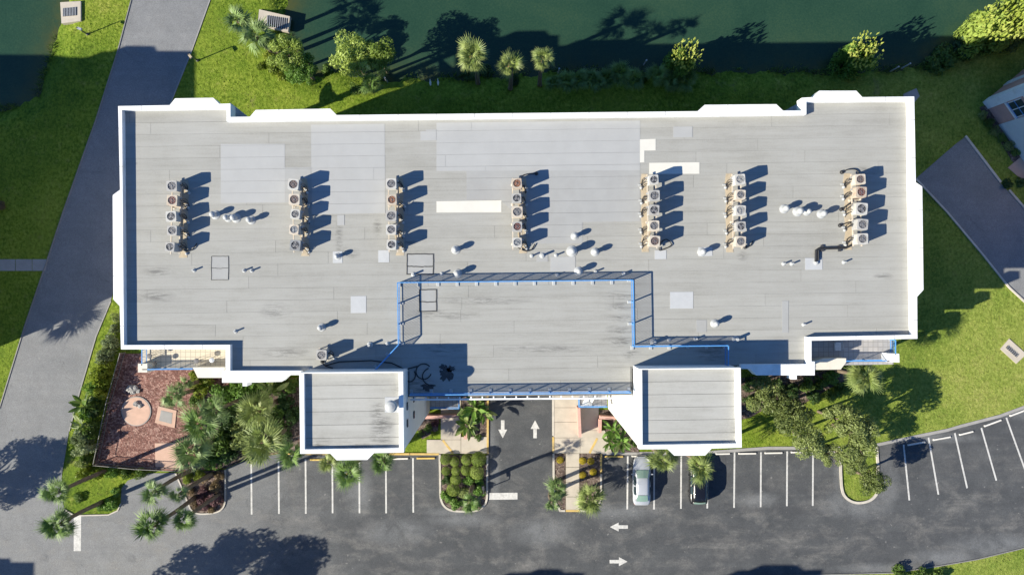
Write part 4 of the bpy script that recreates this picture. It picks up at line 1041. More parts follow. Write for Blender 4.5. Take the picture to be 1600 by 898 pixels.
# balcony furniture
def stool(u, v, label, mat):
    c = P(u, v, BZ + .95); b = (c[0], c[1], BZ); t = thing('bar_stool', label, 'stool', b, 'stools on the cream balcony')
    m_ = MB(); m_.lathe([(.2, .88), (.22, .92), (.2, .97), (.05, .985)], 18, b); m_.build('seat', M[mat], t)
    for k in range(4):
        a = k * math.pi / 2 + .4; m_ = MB(); m_.tube([(b[0] + .13 * math.cos(a), b[1] + .13 * math.sin(a), BZ + .9), (b[0] + .22 * math.cos(a), b[1] + .22 * math.sin(a), BZ)], .015, 6); m_.build('leg', M['iron'], t)
stool(307, 563.5, 'round grey stool in the middle of the cream balcony', 'fan_grey'); stool(331, 562.5, 'round grey stool nearest the right wall of the cream balcony', 'steel'); stool(240.5, 568, 'round black topped stool at the left end of the cream balcony', 'black'); stool(233, 556, 'grey stool beside the left balcony rail', 'fan_grey')
c = P(1309, 541, BZ + .4); t = thing('deck_chair', 'white slatted armchair in shade on the grey corner balcony', 'chair', (c[0], c[1], BZ))
for k in range(6): m_ = MB(); m_.box((c[0], c[1] - .28 + k * .11, BZ + .4), (.55, .08, .03)); m_.build('slat', M['white'], t)
for s in (-1, 1):
    m_ = MB(); m_.tube([(c[0] + s * .33, c[1] - .3, BZ + .62), (c[0] + s * .36, c[1], BZ + .64), (c[0] + s * .3, c[1] + .35, BZ + .66)], .035, 8); m_.build('armrest', M['vent'], t)
    for e in (-1, 1): m_ = MB(); m_.tube([(c[0] + s * .3, c[1] + e * .28, BZ), (c[0] + s * .3, c[1] + e * .28, BZ + .62)], .022, 6); m_.build('leg', M['vent'], t)
for k in range(5): m_ = MB(); m_.beam((c[0] - .24 + k * .12, c[1] + .34, BZ + .42), (c[0] - .24 + k * .12, c[1] + .45, BZ + .9), .07, .025); m_.build('back_slat', M['vent'], t)
c = P(917, 628, 3.3); t = thing('deck_lounger', 'white lounger on the low balcony right of the drive', 'lounger', (c[0], c[1], 3.1))
for k in range(7): m_ = MB(); m_.beam((c[0] - .5 + k * .14, c[1] - .35 + k * .02, 3.4 + max(0, k - 4) * .1), (c[0] - .2 + k * .14, c[1] + .3 + k * .02, 3.4 + max(0, k - 4) * .1), .1, .03); m_.build('slat', M['white'], t)
for (a, b) in ((-.45, -.3), (.4, -.15), (-.2, .3), (.65, .4)): m_ = MB(); m_.box((c[0] + a, c[1] + b, 3.1), (.04, .04, .3)); m_.build('leg', M['white'], t)

# ------------------------------------------------------------------ rooftop machines
AC_H = 0.76
def ac_mesh():
    m_ = MB(); w, ch = 0.41, 0.06
    ring = [(-w + ch, -w), (w - ch, -w), (w, -w + ch), (w, w - ch), (w - ch, w), (-w + ch, w), (-w, w - ch), (-w, -w + ch)]
    b = 0; n = 8
    m_.v += [(x, y, 0) for x, y in ring] + [(x, y, AC_H) for x, y in ring]
    for i in range(n): m_.f.append((i, (i + 1) % n, n + (i + 1) % n, n + i)); m_.m.append(0)
    m_.f.append(tuple(reversed(range(8)))); m_.m.append(0)
    # top panel with a round opening: ring of 24 to the octagon
    N = 24; r = 0.315; base = len(m_.v)
    for k in range(N): m_.v.append((r * math.cos(2 * math.pi * k / N), r * math.sin(2 * math.pi * k / N), AC_H))
    for k in range(N): m_.v.append((r * math.cos(2 * math.pi * k / N), r * math.sin(2 * math.pi * k / N), AC_H - .06))
    oct_ang = [math.atan2(y, x) % (2 * math.pi) for x, y in ring]
    def near(k):
        a = 2 * math.pi * k / N; return min(range(8), key=lambda i: min(abs(oct_ang[i] - a), 2 * math.pi - abs(oct_ang[i] - a)))
    for k in range(N):
        k2 = (k + 1) % N; i, j = near(k), near(k2)
        if i == j: m_.f.append((base + k, n + i, base + k2))
        else: m_.f.append((base + k, n + i, n + j, base + k2))
        m_.m.append(0)
        m_.f.append((base + k, base + k2, base + N + k2, base + N + k)); m_.m.append(0)
    for s in range(4):      # louvre grooves as raised ribs on the four sides
        a = s * math.pi / 2
        for k in range(6):
            m_.box((math.cos(a) * (w + .006), math.sin(a) * (w + .006), 0.08 + k * .1), (0.014, 0.66, 0.035), 0, a)
    return m_
ac_cab = {k: mesh_of(ac_mesh(), 'cabinet', M[k]) for k in ('cabinet', 'cabinet_beige')}
m_ = MB(); m_.lathe([(.314, AC_H - .058), (.314, AC_H - .05)], 24); fan_disc = mesh_of(m_, 'fan_well', M['fan_grey'])
m_ = MB()
for k in range(3):
    a = k * 2 * math.pi / 3
    pts = [(.06, -.05), (.29, -.13), (.31, .05), (.2, .12), (.06, .06)]
    b = len(m_.v)
    for (x, y) in pts: m_.v.append((x * math.cos(a) - y * math.sin(a), x * math.sin(a) + y * math.cos(a), AC_H - .03 + .06 * y))
    m_.f.append(tuple(range(b, b + 5))); m_.m.append(0)
m_.lathe([(.09, AC_H - .05), (.09, AC_H - .015), (.04, AC_H - .008)], 12)
fan_me = mesh_of(m_, 'fan', M['steel'])
m_ = MB()
for r in (.18, .315):
    m_.tube([(r * math.cos(2 * math.pi * k / 24), r * math.sin(2 * math.pi * k / 24), AC_H + .012) for k in range(25)], .007, 4, cap=False)
for k in range(8): a = k * math.pi / 4; m_.beam((0, 0, AC_H + .012), (.315 * math.cos(a), .315 * math.sin(a), AC_H + .012), .009, .01)
grd_me = mesh_of(m_, 'fan_guard', M['steel'])
def pipe_mesh(seed):
    q = random.Random(seed); m_ = MB(); s = 1 if seed < 4 else -1
    y = q.uniform(-.3, .1)
    m_.tube([(.4 * s, y, .2), (.55 * s, y + q.uniform(-.05, .1), .15), (.66 * s, y - .1, -.15), (.7 * s, y - .25, -.45), (.72 * s, y - .4, -.47)], .028, 6)
    m_.tube([(.4 * s, y + .1, .35), (.52 * s, y + .15, .2), (.6 * s, y + .2, -.2), (.68 * s, y + .05, -.44), (.74 * s, y - .35, -.46)], .018, 6)
    return mesh_of(m_, 'pipe', M['black'])
pipes = [pipe_mesh(k) for k in range(8)]
m_ = MB(); m_.lathe([(.13, 0), (.11, .1), (.05, .16)], 10); m_.box((-.12, .22, 0), (.22, .14, .1)); boot_me = mesh_of(m_, 'pipe_boot', M['vent'])
m_ = MB(); m_.box((0, 0, 0), (.14, .1, .28)); box_me = mesh_of(m_, 'disconnect_box', M['steel'])
ROWS = [('the leftmost row', [(268, 290.5), (268.5, 313), (267, 338), (268.5, 360), (265, 385.5)], ['grey', 'red', 'dark', 'grey', 'dark'], 1),
        ('the second row from the left', [(458, 288), (459.5, 311.5), (461, 334.5), (459, 358.5), (461, 383)], ['brown', 'brown', 'grey', 'blue', 'dark'], 1),
        ('the third row from the left', [(611, 287), (612, 312), (611, 337), (611, 358.5), (611.5, 382)], ['grey', 'orange', 'grey', 'grey', 'dark'], 1),
        ('the middle row', [(807.5, 286.5), (807, 309.5), (808, 331), (808, 354), (808, 378.5)], ['orange', 'dark', 'grey', 'red', 'blue'], 1),
        ('the third row from the right', [(1021.5, 280.5), (1022.5, 305.5), (1022, 328), (1022, 352.5), (1023, 376.5)], ['dark', 'grey', 'dark', 'grey', 'brown'], -1),
        ('the second row from the right', [(1156.5, 280), (1157.5, 304), (1157.5, 328.5), (1158, 353.5), (1157.5, 377)], ['pale', 'grey', 'pale', 'dark', 'grey'], -1),
        ('the rightmost row', [(1344.5, 280), (1346, 300), (1346.5, 326), (1348, 350.5), (1348, 373)], ['brown', 'red', 'dark', 'grey', 'grey'], -1)]
ORD = ['top', 'second from the top', 'middle', 'second from the bottom', 'bottom']
ADJ = {'grey': 'grey', 'red': 'rusty red', 'dark': 'dark', 'brown': 'brown', 'orange': 'orange rusted', 'blue': 'bluish grey', 'pale': 'pale'}
def condenser(u, v, fan, label, side, k, scl=1.0, hs=1.0):
    ztop = RZ + 0.5 + AC_H * hs
    c = P(u, v, ztop)
    t = thing('air_conditioner', label, 'air conditioner', (c[0], c[1], RZ + .5), 'condensers standing on the roof', rng.uniform(-.09, .09))
    cm = {'orange': 'cabinet_rust', 'red': 'cabinet_rust' if k % 2 else 'cabinet', 'dark': ['cabinet_dark', 'cabinet', 'cabinet_pale'][k % 3], 'pale': 'cabinet_pale', 'brown': ['cabinet_beige', 'cabinet_pale'][k % 2]}.get(fan, ['cabinet', 'cabinet_pale', 'cabinet_beige'][(k * 7) % 3])
    piece('cabinet', ac_cab['cabinet'], t, sc=(scl, scl, hs), mat=M[cm])
    piece('fan_well', fan_disc, t, sc=(scl, scl, hs), mat=M['fan_' + fan])
    piece('fan', fan_me, t, rot=(0, 0, rng.random() * 2), sc=(scl, scl, hs), mat=M[{'grey': 'fan_steel', 'dark': 'fan_steel', 'blue': 'fan_pale', 'pale': 'cabinet'}.get(fan, 'fan_' + fan)])
    piece('fan_guard', grd_me, t, sc=(scl, scl, hs))
    piece('pipe', pipes[((k + 2) % 4) + (0 if side > 0 else 4)], t, (0, rng.uniform(-.25, .25), 0), (0, 0, rng.uniform(-.3, .3)))
    piece('pipe', pipes[(k % 4) + (0 if side > 0 else 4)], t)
    piece('pipe_boot', boot_me, t, (side * .78, -.42, -.5)); piece('disconnect_box', box_me, t, (side * .44, .25, .1))
    return c
n_ac = 0
for (where, units, fans, side) in ROWS:
    cs = []
    for i, ((u, v), fan) in enumerate(zip(units, fans)):
        big = (1.12 if (where, i) == ('the rightmost row', 2) else rng.uniform(.88, 1.04)); hs = rng.uniform(1.08, 1.34)
        if i == 4: hs *= 1.05
        cs.append(condenser(u, v, fan, 'condenser with %s fan, %s in %s' % (ADJ[fan], ORD[i], where), side, n_ac, big, hs)); n_ac += 1
    # steel stand under the row
    y0, y1 = cs[-1][1] - .55, cs[0][1] + .55; x0 = sum(c[0] for c in cs) / 5; x0a, x0b = cs[-1][0], cs[0][0]
    t = thing('equipment_stand', 'raised pipe stand carrying %s of air conditioners' % where, 'stand', (x0, (y0 + y1) / 2, RZ), 'condenser stands')
    for s in (-.34, .34):
        m_ = MB(); m_.beam((x0a + s, y0, RZ + .45), (x0b + s, y1, RZ + .45), .09, .1); m_.build('rail', M['cabinet_beige'], t)
    for k in range(4):
        f_ = (k + .3) / 3.6; yy = y0 + (y1 - y0) * f_; xx = x0a + (x0b - x0a) * f_
        m_ = MB(); m_.beam((xx - .4, yy, RZ + .38), (xx + .4, yy, RZ + .38), .07, .06); m_.build('crossbar', M['cabinet_beige'], t)
        for s in (-.34, .34):
            m_ = MB(); m_.tube([(xx + s, yy, RZ), (xx + s, yy, RZ + .4)], .045, 8); m_.lathe([(.14, 0), (.14, .03), (.06, .06)], 10, (xx + s, yy, RZ)); m_.build('leg', M['cabinet_beige'], t)
    # coated strip under the stand
    q = []
    for k in range(9):
        f_ = k / 8; q.append((x0a + (x0b - x0a) * f_ + side * (.78 + .07 * math.sin(k * 2.1)), y0 - .25 + (y1 - y0 + .35) * f_))
    q += [(x - side * (.58 + .10 * math.sin(y * 3.3)), y) for (x, y) in reversed(q)]
    m_ = MB(); m_.prism(q, RZ - .01, RZ + .024); m_.build('rust_coating', M['tan'], bld)
c1 = condenser(502, 554.5, 'grey', 'lone rooftop air conditioner near the left tower, away from the rows', 1, 0)
m_ = MB()
for s in (-.34, .34):
    m_.beam((c1[0] + s, c1[1] - .5, RZ + .45), (c1[0] + s, c1[1] + .5, RZ + .45), .09, .1)
    for e in (-.4, .4): m_.tube([(c1[0] + s, c1[1] + e, RZ), (c1[0] + s, c1[1] + e, RZ + .42)], .045, 8)
tag(m_.build('equipment_stand', M['cabinet_beige']), 'small stand carrying the lone air conditioner', 'stand', 'condenser stands')
# loose refrigerant lines looping onto the roof at the row ends
for (path, lab) in ([[(279, 384), (289, 392), (300, 390), (308, 380)], 'black looped line at the bottom of the leftmost row'], [[(805, 384), (800 + 80 / 4 - 2, 391), (829, 391), (836, 381)], 'black looped line at the bottom of the middle row'],
                    [[(1030, 381), (1041, 374), (1049, 383), (1032, 391), (1030, 387)], 'black looped line at the bottom of the third row from the right'], [[(1165, 386), (1172, 384), (1177, 376)], 'black looped line at the bottom of the second row from the right'],
                    [[(1316, 269), (1325, 265), (1337, 265), (1343, 272)], 'black curved line at the top of the rightmost row'], [[(1315, 327), (1334, 313), (1342, 310)], 'black straight line left of the big fan unit in the rightmost row'], [[(1313, 352), (1330, 346), (1342, 344)], 'black straight line left of the fourth unit in the rightmost row'],
                    [[(842 - 4, 271), (820, 273), (813, 277)], 'short black line at the top of the middle row'], [[(503, 565), (508, 571), (520, 575)], 'black line running from the lone air conditioner to the left tower']):
    m_ = MB(); p3 = [P(u, v, RZ + .12) for u, v in path]; sm = []
    for i in range(len(p3) - 1):
        a, b = Vector(p3[i]), Vector(p3[i + 1]); pa, pb = Vector(p3[max(0, i - 1)]), Vector(p3[min(len(p3) - 1, i + 2)])
        for k in range(5):
            t_ = k / 5; sm.append(0.5 * ((2 * a) + (b - pa) * t_ + (2 * pa - 5 * a + 4 * b - pb) * t_ ** 2 + (3 * a - pa - 3 * b + pb) * t_ ** 3))
    sm.append(Vector(p3[-1])); m_.tube(sm, .045, 6); m_.lathe([(.16, -.12), (.13, .02), (.05, .08)], 10, p3[0])
    tag(m_.build('refrigerant_line', M['black']), lab, 'pipe', 'loose lines by the condensers')
t = thing('drain_pipe', 'thick black pipe with two supports stepping across a pale square patch', 'pipe', P(1276, 410, RZ))
m_ = MB(); m_.tube([P(1274.5, 409, RZ + .16), P(1275, 391, RZ + .16), P(1279, 388.5, RZ + .16), P(1322, 387.2, RZ + .16), P(1334, 381, RZ + .2)], .1, 8); m_.build('pipe', M['black'], t)
m_ = MB(); m_.tube([P(1278.6, 407, RZ + .14), P(1278.6, 391, RZ + .14)], .09, 8); m_.build('pipe', M['black'], t)
for u in (1284, 1311): c = P(u, 388, RZ); m_ = MB(); m_.box(c, (.22, .5, .14)); m_.build('support', M['iron'], t)
c = P(1275, 410, RZ); m_ = MB(); m_.lathe([(.2, 0), (.17, .14), (.08, .2)], 14, c); m_.build('boot', M['vent'], t)

# ---- turbine and gooseneck vents
def vent_parts(r):
    a = MB(); a.lathe([(r * 1.5, 0), (r * 1.45, .03), (r * .75, .10)], 16)
    b = MB(); b.lathe([(r * .74, .05), (r * .74, .55)], 14)
    c_ = MB(); c_.lathe([(r * .78, .48), (r * 1.0, .54), (r * 1.0, .72), (r * .86, .83), (r * .5, .92), (r * .12, .96)], 18)
    for k in range(18): aa = k * math.pi / 9; c_.beam((r * .99 * math.cos(aa), r * .99 * math.sin(aa), .58), (r * .6 * math.cos(aa), r * .6 * math.sin(aa), .86), .015, .02)
    return mesh_of(a, 'flashing', M['vent']), mesh_of(b, 'pipe', M['vent']), mesh_of(c_, 'cap', M['vent'])
vp = vent_parts(.245)
VENTS = [(331, 334.5, 1, 'left of the four vents right of the leftmost condenser row'), (352, 339.5, .9, 'second of the four vents right of the leftmost condenser row'), (363.5, 339.5, 1.05, 'third of the four vents right of the leftmost condenser row'), (388, 343, .95, 'rightmost of the four vents beside the leftmost condenser row'),
         (711, 389.5, 1, 'alone on the roof left of the middle condenser row'), (714, 427, 1, 'touching the top rail left of the middle row'), (899, 368, .9, 'topmost of the three vents right of the middle row'), (895, 391.5, 1.25, 'largest, middle of the three vents right of the middle row'), (931, 393, .95, 'lowest right of the three vents right of the middle row'),
         (905, 423, 1, 'touching the top rail right of the middle row'), (1100, 393, 1, 'on a pale patch below the second condenser row from the right'), (1230, 325, 1, 'leftmost of the four vents near the rightmost condenser row'), (1252, 329, 1.1, 'second of the four vents near the rightmost condenser row'),
         (1265, 330, .85, 'third of the four vents near the rightmost condenser row'), (1289, 333, 1, 'rightmost of the four vents near the rightmost condenser row'), (499.5, 512, .9, 'above the lone condenser at the lower left'), (1120, 506, .95, 'alone at the lower right of the roof above the right tower'), (525.5, 400, .8, 'on a small pale patch between second and third condenser rows')]
for (u, v, s, w) in VENTS:
    c = P(u, v, RZ + .8 * s)
    t = thing('roof_vent', 'white round roof vent ' + w, 'roof vent', (c[0], c[1], RZ + .012), 'round caps on the roof')
    for nm, me_ in zip(('flashing', 'pipe', 'cap'), vp): piece(nm, me_, t, sc=s)
m_ = MB(); m_.lathe([(.14, 0), (.11, .05), (.055, .08), (.055, .42), (.03, .42)], 10); stub = mesh_of(m_, 'vent_pipe', M['vent'])
STUBS = [(302, 422, 1, 'far left of the roof below the leftmost condenser row'), (380.5, 422.5, 1, 'left one of a pair right of the faint tar square'), (392.5, 422.5, 1, 'right one of a pair right of the faint tar square'), (367, 517.5, 1, 'lower left of the roof near the inner corner'), (605, 537, 1.1, 'left of the diagonal railing'),
         (577, 539, 1.5, 'taller one with a round cap near the lone condenser'), (690, 427.5, 1, 'just above the top rail, left part'), (645.5, 428.5, 1.2, 'beside the dark tar square above the rail corner'), (831, 399.5, 1, 'left of three below the middle row'), (847.5, 399, 1.4, 'largest of three below the middle row'), (869, 398.5, 1, 'right of three below the middle row'),
         (931, 424, 1, 'just above the top rail, right part'), (975, 427, 1, 'near the right end of the top rail'), (871, 429.5, .9, 'inside the shadow of the top rail'), (1225.5, 412, 1, 'left one of a pair at the lower right'), (1238.5, 412, 1, 'right one of a pair at the lower right'), (1320, 409.5, 1, 'below the rightmost condenser row'),
         (1257, 507, 1, 'near the lower right corner recess'), (1022, 535, 1.7, 'thick one behind the rail right of the deck'), (1046, 531, 1, 'thin one behind the rail right of the deck'), (1088, 529.5, 1.1, 'tan one further along the rail right of the deck'), (1151, 530, 1.7, 'thick one at the end of the rail above the right tower')]
for (u, v, s, w) in STUBS:
    c = P(u, v, RZ + .2 * s); o = piece('vent_pipe', stub, None, (c[0], c[1], RZ + .01), sc=(1.25 * s, 1.25 * s, s))
    tag(o, 'short white vent pipe ' + w, 'vent pipe', 'small pipes through the roof')

# ------------------------------------------------------------------ neighbours
def block(name, outline, hgt, label, par=0.5, levels=LV, wm='facade', towers=()):
    c = (sum(p[0] for p in outline) / len(outline), sum(p[1] for p in outline) / len(outline), 0)
    t = thing(name, label, 'building', c)
    m_ = MB(); m_.prism(offset_poly(outline, .35), -.1, hgt - par - .1); m_.build('wall', M[wm], t)
    m_ = MB(); m_.prism(outline, hgt - 1.1, hgt - par, 0, bottom=True); m_.build('roof', M['roof'], t)
    m_ = MB(); strip(m_, offset_poly(outline, .17), .34, hgt - 1.1, hgt, closed=True); m_.build('parapet', M['white'], t)
    wl = offset_poly(outline, .35)
    if sum(wl[i][0] * wl[(i + 1) % len(wl)][1] - wl[(i + 1) % len(wl)][0] * wl[i][1] for i in range(len(wl))) < 0: wl = list(reversed(wl))
    for i in range(len(wl)):
        a, b = wl[i], wl[(i + 1) % len(wl)]
        if math.hypot(b[0] - a[0], b[1] - a[1]) > 5: wall_windows(a, b, win_me, levels, 5.5, t)
    for (poly, th) in towers:
        m_ = MB(); m_.prism(poly, -.1, th, bottom=False); m_.build('tower', M[wm], t)
    return t
G = lambda u, v: P2(u, v, 0)
cot = 1 / math.tan(R(SUN_EL)); ca, sa = math.cos(R(SUN_AZ)), math.sin(R(SUN_AZ))
def cast(u, v, h_):
    """where a roof corner of height h_ stands whose shadow falls on ground pixel (u, v)"""
    p = G(u, v); return (p[0] - h_ * cot * ca, p[1] - h_ * cot * sa)
W = 17.4
nb = [cast(306, 80, W), cast(247, 79.5, W), cast(243, 72, W), cast(198, 71.5, W), cast(185, 80, W), cast(160, 80.5, W), cast(160, 89.5, W), cast(-600, 87, W), cast(-600, 425, W), cast(306, 418, W)]
block('apartment_block', nb, W, 'long white flat roofed block beyond the left edge that shades the left lawn and road')
sb = [G(-60, 1240), G(1500, 1240), G(1500, 1600), G(-60, 1600)]
T = 20.1
tw = [[cast(796, 893.5, T), cast(836, 893, T), cast(842, 887.5, T), cast(876, 887.5, T), cast(883, 893, T), cast(914, 893, T), (cast(914, 893, T)[0], G(0, 1245)[1]), (cast(796, 893, T)[0], G(0, 1245)[1])],
      [cast(1155, 889.5, T), cast(1180, 889, T), cast(1192, 881, T), cast(1248, 881, T), cast(1257, 889, T), cast(1286, 888.5, T), (cast(1286, 889, T)[0], G(0, 1245)[1]), (cast(1155, 889, T)[0], G(0, 1245)[1])]]
block('apartment_block', sb, W, 'white block with two towers beyond the bottom edge that shades the parking aisle', towers=[(tw[0], T), (tw[1], T)])
swb = [cast(55, 877, W), cast(19, 877, W), cast(17, 871, W), cast(-260, 871, W), cast(-260, 1150, W), cast(55, 1150, W)]
block('apartment_block', swb, W, 'white block beyond the lower left corner that shades the corner of the road')
# east neighbour: corner seen in the shade, salmon panels between white piers
ea = thing('neighbouring_building', 'white and salmon building corner at the upper right edge in the shade', 'building', (*G(1560, 165), 0))
A0, A1, B1 = Vector(G(1537, 160)), Vector(G(1690, 33)), Vector(G(1640, 309))
far = A1 + (B1 - A0)
m_ = MB(); m_.prism([tuple(A0), tuple(A1), tuple(far), tuple(B1)], -.1, 12.5); m_.build('wall', M['salmon'], ea)
m_ = MB(); m_.prism(offset_poly([tuple(A0), tuple(A1), tuple(far), tuple(B1)], -.25), 12.5, 13.1, bottom=True); m_.build('roof', M['roof'], ea)
da, db = (A1 - A0).normalized(), (B1 - A0).normalized()
na, nb_ = Vector((da.y, -da.x)), Vector((db.y, -db.x))
cen = (A0 + far) / 2
if (A0 + na - cen).length < (A0 - na - cen).length: na = -na
if (A0 + nb_ - cen).length < (A0 - nb_ - cen).length: nb_ = -nb_
def panel(o, d, nrm, s0, s1, z0, z1, out, name, mat):
    a, b = o + d * s0, o + d * s1; m_ = MB()
    m_.prism([tuple(a - nrm * .1), tuple(b - nrm * .1), tuple(b + nrm * out), tuple(a + nrm * out)], z0, z1, bottom=True); return m_.build(name, M[mat], ea)
m_ = MB(); k1, k2 = da * .75, db * .8
m_.prism([tuple(A0 + na * .08 + nb_ * .08), tuple(A0 + k1 + na * .08), tuple(A0 + k1 - na * .1), tuple(A0 + k2 - nb_ * .1), tuple(A0 + k2 + nb_ * .08)], -.1, 12.4); m_.build('corner_pier', M['white'], ea)
for s in (2.6, 6.2): panel(A0, da, na, s, s + .7, -.05, 12.4, .08, 'pier', 'white')
panel(A0, db, nb_, 2.75, 9.0, -.05, 12.4, .1, 'white_wall', 'facade')
for lv in range(4):
    z = 2.75 + lv * 2.9
    panel(A0, db, nb_, .82, 2.73, z, z + .2, .12, 'floor_band', 'white')
    if lv < 3:
        panel(A0, db, nb_, .95, 2.65, z + .35, z + 2.3, .03, 'window', 'glass'); panel(A0, da, na, 3.5, 6.0, z - .4, z + 1.0, .03, 'window', 'glass')
        for k in range(3): panel(A0, db, nb_, .92 + k * .82, 1.0 + k * .82, z + .3, z + 2.35, .06, 'window_bar', 'white')
        for k in range(2): panel(A0, db, nb_, .9, 2.7, z + .3 + k * 1.0, z + .36 + k * 1.0, .07, 'balcony_rail', 'blue')
m_ = MB(); m_.prism(pxpoly([(1575, 262), (1606, 236), (1610, 290), (1590, 275)], .05), -.03, .06); structure(m_.build('patio', M['terra']))

# ------------------------------------------------------------------ plants
def frond_mesh(seed, n=17, spread=150, droop=.35, pet=.58, blade=1.2, name='frond', mat='frond'):
    """a fan leaf: petiole along +x, a pleated palm joined to half its length, then split blades that hang at the tip"""
    q = random.Random(seed); v, f = [], []
    v += [(0, -.025, 0), (0, .025, 0), (pet, -.018, -.03), (pet, .018, -.03)]; f.append((0, 2, 3, 1))
    for k in range(n):
        a = R(-spread / 2 + spread * k / (n - 1)); L = blade * (0.58 + .42 * math.cos(a)) * q.uniform(.75, 1.1)
        w = .040 * q.uniform(.8, 1.2); dx, dy = math.cos(a), math.sin(a); nx_, ny_ = -dy, dx
        z1 = .05 - .12 * abs(math.sin(a)) + (.03 if k % 2 else -.03); z2 = z1 - droop * L * q.uniform(.4, 1.2)
        b = len(v)
        v += [(pet, 0, -.03), (pet + dx * L * .46 + nx_ * w, dy * L * .46 + ny_ * w, z1), (pet + dx * L * .46 - nx_ * w, dy * L * .46 - ny_ * w, z1), (pet + dx * L, dy * L, z2)]
        f += [(b, b + 2, b + 1), (b + 1, b + 2, b + 3)]
    me_ = bpy.data.meshes.new(name); me_.from_pydata(v, [], f); me_.materials.append(M[mat]); me_.update(); return me_
fronds = [frond_mesh(k, 17, 150 - 16 * k, .18 + .1 * k) for k in range(4)]
def dead_mesh(seed):
    q = random.Random(seed); m_ = MB()
    for k in range(14):
        a = q.random() * 6.28; z = q.uniform(-.9, -.1); r = q.uniform(.12, .3)
        m_.add([(0.1 * math.cos(a), .1 * math.sin(a), z + .25), (r * math.cos(a - .25), r * math.sin(a - .25), z), (r * math.cos(a + .25), r * math.sin(a + .25), z - .02), (r * 1.1 * math.cos(a), r * 1.1 * math.sin(a), z - .4)], [(0, 1, 2), (1, 3, 2)])
    return mesh_of(m_, 'dead_skirt', M['bark_red'])
skirts = [dead_mesh(k) for k in range(2)]
def palm(u, v, z, rpx, label, mat='frond', nf=32, group='fan palms', trunk=True, low=-42, skirt=True, seed=None, name='fan_palm'):
    q = random.Random(seed if seed is not None else int(u * 7 + v * 13))
    c = P(u, v, z); g = gz(c[0], c[1])
    t = thing(name, label, 'palm tree', (c[0], c[1], g), group)
    s = rpx * (CAM_H - z) / FPX / 1.72
    if trunk:
        m_ = MB(); pts = []; rs = []
        n = max(4, int(z / .5)); bx_, by_ = q.uniform(-.15, .15), q.uniform(-.15, .15)
        for k in range(n + 1):
            f_ = k / n; pts.append((c[0] + bx_ * math.sin(f_ * 3.1), c[1] + by_ * math.sin(f_ * 3.1), g - .1 + (z - g + .1) * f_)); rs.append((.22 - .07 * f_ + (.05 if k == 0 else 0)) * (1.0 + .06 * (k % 2)))
        m_.tube(pts, rs, 10); m_.build('trunk', M['bark'], t, smooth=True)
        if skirt: piece('dead_skirt', skirts[q.randrange(2)], t, (0, 0, z - g - .05), (0, 0, q.random() * 6), s * 1.3)
    a = q.random() * 6.28
    for k in range(nf):
        f_ = (k + .5) / nf; el = 80 + (low - 80) * f_ ** 0.85 + q.uniform(-12, 12); a += 2.39996 + q.uniform(-.7, .7)
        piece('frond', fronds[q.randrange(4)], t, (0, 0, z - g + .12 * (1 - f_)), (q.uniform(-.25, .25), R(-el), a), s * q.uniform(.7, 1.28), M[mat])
    for k in range(5 if nf > 14 else 3):
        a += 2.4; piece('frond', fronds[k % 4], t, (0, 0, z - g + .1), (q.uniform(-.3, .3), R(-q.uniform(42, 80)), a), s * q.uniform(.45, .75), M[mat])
    return t
